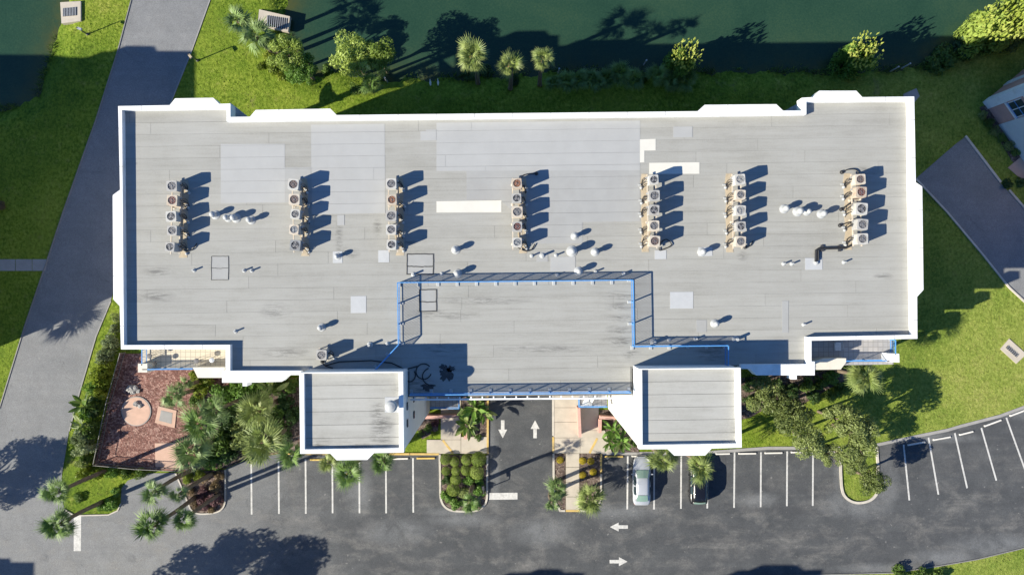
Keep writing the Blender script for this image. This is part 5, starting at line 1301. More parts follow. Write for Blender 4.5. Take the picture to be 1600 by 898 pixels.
PALMS = [(90, 769, 8.3, 28, 'upper of two tall fan palms leaning over the left road junction', 'frond'), (92, 819, 7.6, 29, 'lower of two tall fan palms leaning over the left road junction', 'frond'),
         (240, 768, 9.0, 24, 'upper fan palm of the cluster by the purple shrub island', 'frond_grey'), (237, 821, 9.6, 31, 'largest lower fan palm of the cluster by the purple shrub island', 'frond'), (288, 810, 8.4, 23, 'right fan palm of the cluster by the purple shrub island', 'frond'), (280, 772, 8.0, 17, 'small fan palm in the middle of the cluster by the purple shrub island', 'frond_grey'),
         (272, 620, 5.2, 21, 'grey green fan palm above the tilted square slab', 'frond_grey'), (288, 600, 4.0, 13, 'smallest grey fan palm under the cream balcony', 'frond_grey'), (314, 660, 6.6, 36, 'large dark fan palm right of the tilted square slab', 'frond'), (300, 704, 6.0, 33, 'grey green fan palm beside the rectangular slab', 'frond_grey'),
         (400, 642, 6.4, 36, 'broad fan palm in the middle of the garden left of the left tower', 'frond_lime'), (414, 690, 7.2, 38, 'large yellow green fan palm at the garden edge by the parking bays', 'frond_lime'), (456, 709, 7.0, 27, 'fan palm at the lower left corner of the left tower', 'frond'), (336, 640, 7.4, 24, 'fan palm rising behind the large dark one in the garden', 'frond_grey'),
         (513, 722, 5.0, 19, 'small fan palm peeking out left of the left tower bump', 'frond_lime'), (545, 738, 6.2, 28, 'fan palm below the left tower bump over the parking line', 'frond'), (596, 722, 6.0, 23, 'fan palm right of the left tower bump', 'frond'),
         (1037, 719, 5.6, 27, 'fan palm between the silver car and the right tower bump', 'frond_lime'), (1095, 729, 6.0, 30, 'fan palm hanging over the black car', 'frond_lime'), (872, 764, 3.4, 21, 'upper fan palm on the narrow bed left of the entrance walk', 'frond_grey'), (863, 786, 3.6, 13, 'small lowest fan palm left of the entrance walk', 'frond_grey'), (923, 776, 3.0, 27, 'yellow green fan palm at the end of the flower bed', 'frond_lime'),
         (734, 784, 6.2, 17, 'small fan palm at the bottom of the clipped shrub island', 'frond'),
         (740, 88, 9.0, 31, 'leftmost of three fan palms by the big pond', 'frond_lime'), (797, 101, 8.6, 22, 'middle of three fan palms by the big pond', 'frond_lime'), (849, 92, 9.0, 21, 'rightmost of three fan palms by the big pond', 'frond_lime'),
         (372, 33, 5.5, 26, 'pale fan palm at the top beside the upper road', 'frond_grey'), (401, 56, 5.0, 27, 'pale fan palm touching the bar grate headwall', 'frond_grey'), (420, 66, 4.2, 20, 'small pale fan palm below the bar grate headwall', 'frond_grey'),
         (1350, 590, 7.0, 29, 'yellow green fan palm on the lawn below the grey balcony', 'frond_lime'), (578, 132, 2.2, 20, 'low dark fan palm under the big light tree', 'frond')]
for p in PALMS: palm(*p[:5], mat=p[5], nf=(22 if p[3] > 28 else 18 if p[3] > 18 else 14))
# palmettos along the shaded bank: no trunk
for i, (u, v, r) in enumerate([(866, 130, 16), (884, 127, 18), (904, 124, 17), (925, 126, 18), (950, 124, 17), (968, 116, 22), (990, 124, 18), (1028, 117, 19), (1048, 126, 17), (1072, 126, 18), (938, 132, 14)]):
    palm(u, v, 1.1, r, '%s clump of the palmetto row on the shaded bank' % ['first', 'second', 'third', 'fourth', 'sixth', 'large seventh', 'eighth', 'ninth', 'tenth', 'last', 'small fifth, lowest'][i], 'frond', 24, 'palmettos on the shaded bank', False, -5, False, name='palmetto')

def leaves(name, clumps, n, size, seed, mat, up=.25, asp=1.7, inner=.55):
    """many small leaf faces spread through overlapping clumps"""
    r_ = np.random.default_rng(seed); cl = np.array(clumps, float)
    w = cl[:, 3] ** 2; k = r_.choice(len(cl), n, p=w / w.sum())
    d = r_.normal(size=(n, 3)); d[:, 2] += up; d /= np.linalg.norm(d, axis=1)[:, None]
    rad = cl[k, 3] * (inner + (1.06 - inner) * r_.random(n) ** .45)
    c = cl[k, :3] + d * rad[:, None]
    nn = d + r_.normal(size=(n, 3)) * .6; nn /= np.linalg.norm(nn, axis=1)[:, None]
    t = np.cross(nn, r_.normal(size=(n, 3))); t /= np.linalg.norm(t, axis=1)[:, None]; b = np.cross(nn, t)
    s = size * r_.uniform(.6, 1.35, n)[:, None]
    v = np.stack([c - t * s * asp, c + b * s * .62, c + t * s * asp, c - b * s * .62], 1).reshape(-1, 3)
    v[:, 2] = np.maximum(v[:, 2], .01)
    me_ = bpy.data.meshes.new(name); me_.vertices.add(4 * n); me_.vertices.foreach_set('co', v.ravel().astype(np.float32))
    me_.loops.add(4 * n); me_.loops.foreach_set('vertex_index', np.arange(4 * n, dtype=np.int32))
    me_.polygons.add(n); me_.polygons.foreach_set('loop_start', np.arange(0, 4 * n, 4, dtype=np.int32)); me_.polygons.foreach_set('loop_total', np.full(n, 4, np.int32))
    me_.materials.append(M[mat]); me_.update(calc_edges=True); me_.validate(); return me_
def clump_set(seed, n, spread, r0, r1, z0, z1, flat=1.0):
    q = random.Random(seed); out = []
    for k in range(n):
        a = q.random() * 6.28; d = spread * math.sqrt(q.random())
        out.append((d * math.cos(a), d * math.sin(a) * flat, q.uniform(z0, z1) * (1 - .35 * d / max(spread, .01)), q.uniform(r0, r1)))
    return out
SHR = [leaves('foliage', clump_set(20 + k, 9, .62, .28, .46, .35, .85), 900, .075, 20 + k, 'leaf_mid') for k in range(5)]
BALL = [leaves('foliage', [(0, 0, .72, .92), (.12, .1, .8, .84), (-.15, .05, .7, .82)], 2600, .055, 40 + k, 'leaf_mid', .4, 1.2, .93) for k in range(3)]
TREE = [leaves('crown', clump_set(60 + k, 26, .80, .18, .36, .25, 1.0), 4600, .038, 60 + k, 'leaf_oak', .3) for k in range(5)]
m_ = MB(); m_.tube([(0, 0, -.05), (.03, .02, .25), (.05, 0, .5)], [.05, .04, .02], 6)
for k in range(3): a = k * 2.1; m_.tube([(.02, .01, .18), (.22 * math.cos(a), .22 * math.sin(a), .45)], [.03, .012], 5)
STEM = mesh_of(m_, 'stem', M['bark'])
def shrub(u, v, rpx, label, mat='leaf_mid', kind='shrub', zs=1.0, group='shrubs', stretch=1.0, rot=None, name='shrub', cat='shrub'):
    q = random.Random(int(u * 31 + v * 17)); r = rpx / 15.6
    c = P(u, v, r * zs * .5); g = gz(c[0], c[1])
    t = thing(name, label, cat, (c[0], c[1], g), group)
    r *= 1.12 if kind == 'ball' else 1.0; me_ = (BALL if kind == 'ball' else SHR)[q.randrange(3 if kind == 'ball' else 5)]
    rz = q.random() * 6.28 if rot is None else rot
    piece('foliage', me_, t, (0, 0, 0), (0, 0, rz), (r * stretch, r, r * zs), M[mat]); piece('stem', STEM, t, sc=(r, r, r * zs))
    return t
# clipped shrubs on the kerbed island, in rows
for (u, v, r, lab, mt) in [(696.5, 717, 8, 'first in the top row', 'leaf_ball'), (709.8, 720, 7.2, 'second in the top row', 'leaf_ball'), (728.5, 717.5, 8, 'third in the top row', 'leaf_ball'), (748, 716.5, 11, 'large one ending the top row', 'leaf_ball'), (697, 735, 6.5, 'first in the second row', 'leaf_ball'), (712, 734.5, 6.8, 'second in the second row', 'leaf_ball'),
                            (728, 733.5, 7.5, 'third in the second row', 'leaf_ball'), (744.6, 736, 10.5, 'largest ball ending the second row', 'leaf_ball'), (712, 748.6, 8, 'alone in the third row', 'leaf_ball'), (708, 764, 9.5, 'large yellowish one below the third row', 'leaf_ball')]:
    shrub(u, v, r, 'clipped round shrub on the kerbed island, ' + lab, mt, 'ball', 1.0, 'clipped shrubs on the kerbed island', cat='shrub')
for (u, v, r, lab, mt) in [(697, 750, 10, 'loose dark shrub at the left kerb of the clipped shrub island', 'leaf_dark'), (700, 775, 13, 'loose dark shrub at the lower left of the clipped shrub island', 'leaf_bright'), (732, 750, 11, 'loose shrub in the middle of the clipped shrub island', 'leaf_bright'), (749, 768, 13, 'loose shrub at the lower right kerb of the clipped shrub island', 'leaf_bright'),
                            (726, 770, 12, 'pale loose shrub in the lower middle of the clipped shrub island', 'leaf_pale'), (713, 787, 12, 'low shrub at the bottom left curve of the clipped shrub island', 'leaf_bright'), (742, 787, 12, 'low shrub at the bottom right curve of the clipped shrub island', 'leaf_bright'), (751, 751, 10, 'loose shrub at the right kerb of the clipped shrub island', 'leaf_bright')]:
    shrub(u, v, r, lab, mt)
BUSH = [(316, 602, 17, 'bright yellow green shrub under the cream balcony wall', 'leaf_lime'), (342, 618, 19, 'bright green shrub below the left wing corner', 'leaf_bright'), (366, 607, 14, 'small bright shrub along the left wing wall', 'leaf_bright'), (384, 616, 17, 'bright green shrub below the left wing stub', 'leaf_bright'), (405, 606, 15, 'light green shrub under the left wing wall', 'leaf_bright'), (430, 604, 14, 'shrub under the left wing chamfer', 'leaf_mid'),
        (456, 598, 14, 'dark shrub in the corner of left wing and left tower', 'leaf_mid'), (446, 628, 14, 'dark shrub left of the left tower wall', 'leaf_dark'), (430, 656, 16, 'dark shrub in the middle right of the garden', 'leaf_mid'), (375, 682, 20, 'pale rounded shrub in the lower garden', 'leaf_pale'), (384, 655, 17, 'grey green shrub between the garden palms', 'leaf_pale'), (358, 650, 18, 'dark shrub in the garden centre', 'leaf_dark'),
        (340, 695, 20, 'green shrub right of the grey fan palm in the garden', 'leaf_mid'), (331, 717, 15, 'pale shrub near the lower garden fence', 'leaf_bright'), (319, 715, 12, 'yellow green shrub right of the rectangular slab', 'leaf_lime'), (292, 744, 13, 'yellow green shrub just outside the lower garden fence', 'leaf_lime'), (311, 743, 12, 'deep yellow green shrub outside the right end of the garden fence', 'leaf_lime'), (356, 712, 14, 'dark low shrub by the parking edge of the garden', 'leaf_dark'),
        (392, 708, 12, 'olive low shrub at the corner of the parking bays', 'leaf_lime'), (460, 650, 13, 'dark shrub touching the left tower wall', 'leaf_dark'), (440, 676, 14, 'dark shrub behind the large yellow green palm', 'leaf_dark'), (364, 630, 15, 'bright shrub in the upper garden centre', 'leaf_bright'), (306, 625, 10, 'small olive shrub on the red mulch', 'leaf_mid'), (300, 585, 8, 'tiny yellow shrub at the balcony wall', 'leaf_lime'),
        (160, 560, 15, 'silvery shrub at the top of the strip outside the garden fence', 'leaf_silver'), (172, 540, 13, 'silvery shrub nearest the building corner on the fence strip', 'leaf_silver'), (178, 515, 10, 'small silvery shrub on the grass beside the left wall', 'leaf_silver'), (153, 588, 17, 'yellow green shrub in the strip outside the garden fence', 'leaf_lime'), (156, 612, 15, 'second yellow green shrub down the strip outside the garden fence', 'leaf_lime'), (143, 640, 15, 'dark shrub midway down the fence strip', 'leaf_dark'),
        (148, 660, 13, 'yellow flecked shrub below the middle of the fence strip', 'leaf_mid'), (133, 680, 16, 'variegated shrub low on the fence strip', 'leaf_silver'), (125, 700, 15, 'silvery shrub near the bottom of the fence strip', 'leaf_silver'), (134, 716, 11, 'green shrub at the bottom of the fence strip', 'leaf_mid'), (132, 741, 13, 'yellow green shrub at the left end of the hedge below the fence', 'leaf_lime'), (152, 739, 12, 'second yellow green shrub of the hedge below the fence', 'leaf_lime'),
        (176, 737, 12, 'middle shrub of the hedge below the fence', 'leaf_bright'), (199, 741, 11, 'fourth shrub of the hedge below the fence', 'leaf_mid'), (219, 739, 11, 'right end shrub of the hedge below the fence', 'leaf_mid'), (172, 788, 14, 'pale clipped shrub at the corner of the left grass island', 'leaf_bright'), (180, 768, 10, 'pale shrub at the right edge of the left grass island', 'leaf_bright'), (156, 792, 10, 'small shrub at the bottom of the left grass island', 'leaf_bright'), (121, 778, 9, 'olive shrub under the two tall palms', 'leaf_mid'),
        (318, 785, 15, 'purple shrub at the lower middle of the purple shrub island', 'leaf_plum'), (336, 778, 14, 'purple shrub at the right of the purple shrub island', 'leaf_plum'), (337, 760, 12, 'brownish shrub at the upper right of the purple shrub island', 'leaf_brown'), (318, 765, 10, 'purple shrub in the middle of the purple shrub island', 'leaf_plum'), (303, 788, 9, 'pale brown shrub at the lower left of the purple shrub island', 'leaf_brown'), (342, 744, 10, 'pale brown shrub at the top of the purple shrub island', 'leaf_brown'), (330, 794, 9, 'pale brown shrub at the bottom of the purple shrub island', 'leaf_brown'), (296, 768, 9, 'brown shrub at the left edge of the purple shrub island', 'leaf_brown'), (318, 748, 9, 'brown shrub at the top left of the purple shrub island', 'leaf_brown'),
        (168, 555, 15.4, 'pale shrub at the garden fence corner of the fence strip', 'leaf_silver'),
        (163, 575, 16.5, 'lime shrub below the silvery ones of the fence strip', 'leaf_lime'),
        (146, 604, 15.4, 'bright shrub leaning to the road of the fence strip', 'leaf_bright'),
        (160, 598, 15.4, 'lime shrub close to the upper fence of the fence strip', 'leaf_lime'),
        (150, 628, 15.4, 'green shrub close to the middle fence of the fence strip', 'leaf_mid'),
        (135, 648, 13.2, 'bright shrub at the road edge of the fence strip', 'leaf_bright'),
        (143, 672, 15.4, 'green shrub close to the lower fence of the fence strip', 'leaf_mid'),
        (122, 686, 12.1, 'silvery shrub at the lower road edge of the fence strip', 'leaf_silver'),
        (139, 697, 15.4, 'pale shrub close to the lower fence of the fence strip', 'leaf_silver'),
        (128, 722, 12.1, 'pale low shrub at the foot of the fence strip', 'leaf_pale'),
        (170, 530, 13.2, 'silvery grass like shrub of the fence strip', 'leaf_silver'),
        (183, 495, 9.9, 'pale shrub at the top of the fence strip', 'leaf_pale'),
        (668, 668, 8, 'small green shrub in the left entrance planter', 'leaf_mid'), (680, 661, 7, 'reddish shrub in the left entrance planter', 'leaf_plum'), (676, 678, 6, 'yellow shrub in the left entrance planter', 'leaf_lime'), (658, 678, 7, 'shrub at the tower foot behind the left entrance planter', 'leaf_mid'), (747, 683, 7, 'small round shrub at the end of the left entrance bed', 'leaf_mid'), (748, 640, 10, 'dark shrub under the frame beside the drive', 'leaf_dark'),
        (985, 672, 8, 'reddish shrub at the right tower wall', 'leaf_plum'), (990, 692, 8, 'small green shrub at the right tower corner', 'leaf_mid'),
        (1300, 590, 17, 'bright green shrub below the grey balcony wall', 'leaf_bright'), (1283, 597, 14, 'dark green shrub below the right wing corner', 'leaf_mid'), (1262, 600, 15, 'shrub under the right wing wall', 'leaf_mid'), (1316, 606, 12, 'dark shrub beside the lawn palm', 'leaf_mid'), (1240, 612, 14, 'dark shrub under the right wing bump', 'leaf_dark'), (1215, 604, 15, 'dark shrub under the blue shaded wing', 'leaf_dark'), (1170, 600, 14, 'dark shrub against the right tower wall', 'leaf_dark'), (1170, 625, 13, 'dark shrub below it against the right tower wall', 'leaf_dark'), (1300, 618, 13, 'shrub in tree shade on the east lawn edge', 'leaf_mid'), (1272, 620, 14, 'dark shrub behind the spreading trees', 'leaf_dark'),
        (1536, 180, 9, 'first shrub of the hedge at the upper right neighbour', 'leaf_pale'), (1545, 193, 10, 'second shrub of the hedge at the upper right neighbour', 'leaf_mid'), (1556, 205, 10, 'third shrub of the hedge at the upper right neighbour', 'leaf_pale'), (1566, 216, 10, 'fourth shrub of the hedge at the upper right neighbour', 'leaf_mid'), (1578, 228, 11, 'fifth shrub of the hedge at the upper right neighbour', 'leaf_pale'), (1588, 236, 9, 'last shrub of the hedge at the upper right neighbour', 'leaf_mid'), (1575, 288, 10, 'shrub right of the diagonal driveway kerb', 'leaf_dark'), (1594, 285, 9, 'shrub at the right edge below the salmon patio', 'leaf_dark'),
        (428, 103, 16, 'yellow green shrub on the slope of the big pond', 'leaf_lime'), (418, 88, 12, 'small yellow shrub below the pale palms', 'leaf_lime'), (455, 120, 14, 'light shrub at the foot of the pond trees', 'leaf_bright'), (508, 106, 12, 'dark shrub at the waterline between the pond trees', 'leaf_mid'), (480, 122, 11, 'shrub on the bank below the pond trees', 'leaf_bright'), (555, 138, 12, 'dark shrub under the big light tree', 'leaf_mid'), (735, 110, 16, 'dark shrub behind the leftmost pond palm', 'leaf_dark'), (762, 108, 13, 'dark shrub right of the leftmost pond palm', 'leaf_dark'), (802, 122, 13, 'dark shrub at the foot of the middle pond palm', 'leaf_dark'),
        (1478, 86, 28, 'dark rounded shrub at the waterline on the right', 'leaf_mid'), (1520, 72, 24, 'dark shrub below the big sunlit shrub at the upper right', 'leaf_dark'), (1568, 66, 28, 'shaded shrub at the upper right bank', 'leaf_dark'), (1597, 52, 20, 'shaded shrub at the right edge of the upper bank', 'leaf_dark'), (1008, 116, 12, 'green shrub in the gap of the palmetto row', 'leaf_mid'),
        (1408, 893, 14, 'dark shrub on the bottom kerb, left one', 'leaf_mid'), (1440, 896, 14, 'dark shrub on the bottom kerb, middle one', 'leaf_mid'), (1470, 899, 13, 'dark shrub on the bottom kerb, right one', 'leaf_mid'),
        (492, 84, 12, 'olive shrub at the waterline under the darker pond tree', 'leaf_lime'), (440, 118, 11, 'small lime shrub at the foot of the light pond tree', 'leaf_lime'), (408, 104, 9, 'small yellow shrub furthest down the pond slope', 'leaf_lime'), (1202, 640, 12, 'low shrub at the foot of the tree nearest the right tower', 'leaf_mid'), (400, 668, 13, 'green shrub between the two broad garden palms', 'leaf_mid'), (438, 640, 11, 'bright shrub beside the broad garden palm', 'leaf_bright'), (352, 676, 13, 'dark shrub left of the pale rounded shrub', 'leaf_mid'),
        (75, 20, 9, 'weedy clump in the shallow water by the left headwall', 'leaf_brown'), (464, 12, 11, 'weedy clump at the waterline by the bar grate headwall', 'leaf_lime'), (466, 62, 9, 'olive weeds at the waterline below the bar grate headwall', 'leaf_lime'), (0, 320, 10, 'dark shrub at the left edge of the shaded lawn', 'leaf_brown')]
for b in BUSH: shrub(b[0], b[1], b[2] * (1.3 if 300 < b[0] < 470 and 590 < b[1] < 722 else 1.0), b[3], mat=b[4], zs=(2.0 if 'fence strip' in b[3] or 'outside the garden fence' in b[3] and b[0] < 200 else 1.9 if 'hedge below the fence' in b[3] else 1.0))
for (u, v, w) in ((875, 718, 'alone on the narrow bed left of the walk'), (910, 719.5, 'upper left of four on the bed right of the walk'), (923, 720, 'upper right of four on the bed right of the walk'), (926.7, 737, 'lower right of four on the bed right of the walk'), (910, 741.5, 'lower left of four on the bed right of the walk')):
    shrub(u, v, 5.2, 'yellow flowering plant ' + w, 'flower', 'ball', .6, 'yellow flowering plants', name='flowering_plant', cat='plant')
# big paddle leaved plants at the entrance
def paddle_mesh(seed):
    q = random.Random(seed); v, f = [], []; n = 6; L = 1.35
    v += [(0, -.02, 0), (0, .02, 0), (.7, -.02, .05), (.7, .02, .05)]; f.append((0, 2, 3, 1)); b = 4
    for k in range(n + 1):
        t = k / n; x = .7 + L * t; w = .26 * math.sin(math.pi * min(1, .12 + t * .9)) ** .7 + .01; z = .05 - .35 * t * t
        v += [(x, -w, z + .07), (x, 0, z), (x, w, z + .07)]
    for k in range(n):
        for j in (0, 1): f.append((b + 3 * k + j, b + 3 * k + 3 + j, b + 3 * k + 4 + j, b + 3 * k + 1 + j))
    me_ = bpy.data.meshes.new('leaf'); me_.from_pydata(v, [], f); me_.materials.append(M['leaf_bright']); me_.update(); return me_
paddles = [paddle_mesh(k) for k in range(2)]
def paddle_plant(u, v, z, s, label, n=16, mat='leaf_bright'):
    q = random.Random(int(u + v)); c = P(u, v, z); t = thing('paddle_leaf_plant', label, 'plant', (c[0], c[1], 0), 'big leaved entrance plants')
    for k in range(3):
        a = k * 2.1; m_ = MB(); m_.tube([(c[0] + .15 * math.cos(a), c[1] + .15 * math.sin(a), 0), (c[0] + .1 * math.cos(a), c[1] + .1 * math.sin(a), z)], [.09, .05], 7); m_.build('stem', M['leaf_mid'], t)
    n = int(n * 1.5); a = 0
    for k in range(n):
        f_ = (k + .5) / n; a += 2.4 + q.uniform(-.7, .7)
        piece('leaf', paddles[k % 2], t, (0, 0, z - .5 * f_), (q.uniform(-.8, .8), R(-(75 - 80 * f_ + q.uniform(-15, 15))), a), s * q.uniform(.55, 1.0), M[q.choice([mat, mat, 'leaf_pale', 'leaf_mid'])])
for (u, v, z, s, lab, n, mt) in [(741, 638, 3.2, 1.0, 'uppermost big leaved plant beside the drive entrance', 18, 'leaf_bright'), (731, 662, 2.6, .9, 'lower big leaved plant beside the drive entrance', 16, 'leaf_mid'), (754, 645, 2.6, .8, 'big leaved plant leaning over the drive kerb', 14, 'leaf_bright'),
                             (958, 672, 2.0, .8, 'big leaved plant in the right entrance planter, upper one', 16, 'leaf_bright'), (969, 690, 1.8, .85, 'big leaved plant nearest the silver car', 18, 'leaf_bright'), (953, 690, 1.5, .6, 'small big leaved plant at the ramp edge', 10, 'leaf_mid'),
                             (130, 632, 1.6, .85, 'dark big leaved plant leaning over the left road edge', 14, 'leaf_mid'), (128, 664, 1.4, .8, 'pale big leaved plant on the fence strip', 14, 'leaf_silver'), (421, 614, 3.2, 1.0, 'big leaved plant below the left wing wall', 12, 'leaf_pale')]:
    paddle_plant(u, v, z, s, lab, n, mt)

# broad leaved trees
def tree(u, v, z, rpx, label, mat, zs=.75, group='broad leaved trees', seed=0, kind=None, low=None):
    """(u, v) is the middle of the crown, z the height of its middle"""
    q = random.Random(int(u * 3 + v * 5)); c = P(u, v, z); g = gz(c[0], c[1]); r = rpx * (CAM_H - z) / FPX
    t = thing('leafy_tree', label, 'tree', (c[0], c[1], g), group)
    h0 = z - g - r * zs * .62
    m_ = MB(); m_.tube([(c[0], c[1], g - .1), (c[0] + .1, c[1] - .05, g + h0 * .6), (c[0] + .05, c[1], g + h0 + r * .35)], [.06 * r + .07, .045 * r + .05, .03 * r + .02], 8)
    for k in range(6):
        a = k * 1.05 + q.random(); e = r * q.uniform(.5, .8)
        m_.tube([(c[0] + .07, c[1], g + h0 * q.uniform(.6, .95)), (c[0] + e * .5 * math.cos(a), c[1] + e * .5 * math.sin(a), g + h0 + r * zs * .35), (c[0] + e * math.cos(a), c[1] + e * math.sin(a), g + h0 + r * zs * .8)], [.03 * r + .02, .02 * r + .015, .01], 5)
    m_.build('trunk', M['bark'], t)
    piece('crown', TREE[q.randrange(5)], t, (0, 0, h0), (0, 0, q.random() * 6.28), (r * .98, r * .98, r * zs * 1.15), M[mat])
    return t
TREES = [(551, 89, 5.4, 39, 'larger left crown of the big light green trees by the pond', 'leaf_tree'), (590, 87, 5.4, 30, 'right crown of the big light green trees by the pond', 'leaf_tree'), (444, 82, 5.2, 30, 'light tree above the yellow shrub on the pond slope', 'leaf_tree'), (470, 103, 4.5, 26, 'darker tree at the waterline left of the big light trees', 'leaf_bright'),
         (1192, 612, 4.6, 32, 'spreading tree nearest the right tower', 'leaf_oak'), (1238, 646, 5.0, 38, 'spreading tree in the middle of the group below the right wing', 'leaf_oak'), (1270, 690, 5.2, 31, 'spreading tree overhanging the parking bays left of the tree island', 'leaf_oak'), (1340, 680, 5.8, 40, 'largest tree at the top of the kerbed tree island', 'leaf_oak'), (1336, 718, 4.4, 23, 'tree in the middle of the kerbed tree island', 'leaf_oak'), (1363, 750, 3.6, 26, 'small tree at the bottom of the kerbed tree island', 'leaf_oak'),
         (1216, 628, 4.2, 25, 'smaller tree wedged between the two spreading trees by the right tower', 'leaf_oak'), (1300, 712, 4.6, 20, 'small tree at the left kerb of the tree island', 'leaf_oak'),
         (1310, 655, 5.0, 27, 'tree between the lawn palm and the tree island', 'leaf_oak')]
for x in TREES: tree(*x)
def cast_at(u, v, z):
    c = cast(u, v, z); s = FPX / (CAM_H - z); return (CU + c[0] * s, CV - c[1] * s)
# palms outside the picture whose shadows lie in it
palm(*cast_at(102, 497, 7.2), 7.2, 36, 'palm beyond the left edge that shades the left road', 'frond', seed=5)
for (u, v, z, rpx, lab) in [(38, 728, 7.0, 50, 'tree beyond the left edge shading the road beside the fence strip'), (10, 765, 6.0, 32, 'lower tree beyond the left edge shading the road'), (310, 905, 8.5, 60, 'tree beyond the bottom edge shading the aisle, left one'), (385, 888, 9.0, 62, 'tree beyond the bottom edge shading the aisle, middle one'), (468, 880, 9.0, 50, 'tree beyond the bottom edge shading the aisle, right one'), (78, 712, 6.5, 36, 'right tree beyond the left edge shading the road')]:
    a = cast_at(u, v, z); tree(a[0], a[1], z, rpx * CAM_H / (CAM_H - z), lab, 'leaf_dark', .6)
# tall plumed shrubs by the water
def plume_shrub(u, v, z, rpx, label, n, zs=1.0, leaf='leaf_mid', plume='plume'):
    q = random.Random(int(u)); c = P(u, v, z * .6); g = gz(c[0], c[1]); r = rpx * (CAM_H - z) / FPX
    t = thing('plumed_shrub', label, 'shrub', (c[0], c[1], g), 'tall plumed shrubs')
    piece('foliage', TREE[q.randrange(5)], t, (0, 0, -.3), (0, 0, q.random() * 6), (r, r * .95, (z - g) * .80), M[leaf])
    piece('foliage', SHR[q.randrange(5)], t, (0, 0, 0), (0, 0, q.random() * 6), (r * .8, r * .8, (z - g) * .85), M[leaf])
    m_ = MB()
    for k in range(n):
        a = q.random() * 6.28; d = r * .85 * math.sqrt(q.random()); x, y = c[0] + d * math.cos(a), c[1] + d * math.sin(a); b = len(m_.v); h_ = g + (z - g) * q.uniform(.72, .95); l = q.uniform(.3, .65); w = q.uniform(.07, .13); aa = q.random() * 3.14
        lx, ly = q.uniform(-.2, .2), q.uniform(-.1, .25)
        for dd in (aa, aa + 1.57): 
            b = len(m_.v); m_.v += [(x, y, h_), (x + w * math.cos(dd) + lx * .5, y + w * math.sin(dd) + ly * .5, h_ + l * .5), (x + lx, y + ly, h_ + l), (x - w * math.cos(dd) + lx * .5, y - w * math.sin(dd) + ly * .5, h_ + l * .5)]
            m_.f.append((b, b + 1, b + 2, b + 3)); m_.m.append(0)
    m_.build('plumes', M[plume], t)['kind'] = 'stuff'
plume_shrub(1068, 92, 4.8, 29, 'tall shrub with yellow plumes above the palmetto row', 170, leaf='leaf_bright'); plume_shrub(1345, 86, 4.8, 34, 'tall shrub with yellow plumes in the right half of the pond bank', 190, leaf='leaf_bright')
plume_shrub(1552, 40, 6.0, 38, 'big sunlit plumed shrub in the upper right corner, left half', 150, leaf='leaf_tree'); plume_shrub(1592, 24, 6.4, 42, 'big sunlit plumed shrub cut by the upper right corner', 150, leaf='leaf_tree')
plume_shrub(1575, 44, 5.2, 30, 'big sunlit plumed shrub at the right edge, lower part', 110, leaf='leaf_tree')
# weeds and reeds along the waterline, a patchy fringe
qs = random.Random(21); m_w = []
vw, fw = [], []
for poly in (POND_E[1:-1], POND_W[1:-1]):
    for (u0, v0), (u1, v1) in zip(poly, poly[1:]):
        L = math.hypot(u1 - u0, v1 - v0)
        for k in range(int(L * 2.2)):
            f_ = qs.random(); u, v = u0 + (u1 - u0) * f_, v0 + (v1 - v0) * f_
            if math.sin(u * .11) + math.sin(u * .037 + v * .05) < -.2 + qs.uniform(-.6, .6): continue
            x, y = P2(u, v, WZ); x += qs.gauss(0, .22); y += qs.gauss(0, .22); a = qs.random() * 6.28; h_ = qs.uniform(.25, .7); w = qs.uniform(.03, .06); ln = qs.uniform(.1, .4)
            b = len(vw); vw += [(x - w * math.sin(a), y + w * math.cos(a), WZ - .05), (x + w * math.sin(a), y - w * math.cos(a), WZ - .05), (x + ln * math.cos(a), y + ln * math.sin(a), WZ + h_)]; fw.append((b, b + 1, b + 2))
me = bpy.data.meshes.new('shore_weeds'); me.from_pydata(vw, [], fw); me.materials.append(M['leaf_mid']); me.update()
o = bpy.data.objects.new('shore_weeds', me); COL.objects.link(o); tag(o, 'ragged fringe of weeds along the pond waterline', 'weeds', kind='stuff')
# rough grass: short tufts over the lawns, denser along the edges
m_t = []
q = np.random.default_rng(11); N = 42000
tx = q.uniform(-56, 56, N); ty = q.uniform(-32, 32, N)
pp = np.stack([tx, ty], 1)
def inpoly(pts, poly):
    return sdist(pts, np.array(poly)) < 0.15
bad = inpoly(pp, pxpoly(LOT)) | inpoly(pp, pxpoly(PAD)) | inpoly(pp, pxpoly(FULL, PZ)) | (sdist(pp, pe) < .2) | (sdist(pp, pw) < .2)
for poly in ([(0, 405), (75, 405), (71, 423), (-40, 423)], [(160, 552), (470, 552), (470, 730), (140, 728)], [(620, 560), (1000, 560), (1000, 800), (620, 800)], [(276, 733), (352, 733), (352, 800), (280, 800)], [(1540, 150), (1660, 60), (1660, 300), (1600, 300)], [(1570, 525), (1604, 553), (1588, 568), (1560, 545)], [(94, 0), (128, 0), (128, 37), (94, 37)], [(403, 13), (455, 26), (450, 50), (400, 40)]):
    bad |= inpoly(pp, pxpoly(poly))
tx, ty = tx[~bad], ty[~bad]; n = len(tx)
hz = np.minimum(bank(sdist(np.stack([tx, ty], 1), pe)), bank(sdist(np.stack([tx, ty], 1), pw)))
ang = q.uniform(0, 6.28, n); ln = q.uniform(.10, .26, n); hh = q.uniform(.04, .10, n); wd = q.uniform(.03, .07, n)
base = np.stack([tx, ty, hz], 1)
d = np.stack([np.cos(ang), np.sin(ang), np.zeros(n)], 1); s_ = np.stack([-np.sin(ang), np.cos(ang), np.zeros(n)], 1)
vv = np.stack([base - s_ * wd[:, None], base + s_ * wd[:, None], base + d * ln[:, None] + np.stack([0 * hh, 0 * hh, hh], 1)], 1).reshape(-1, 3)
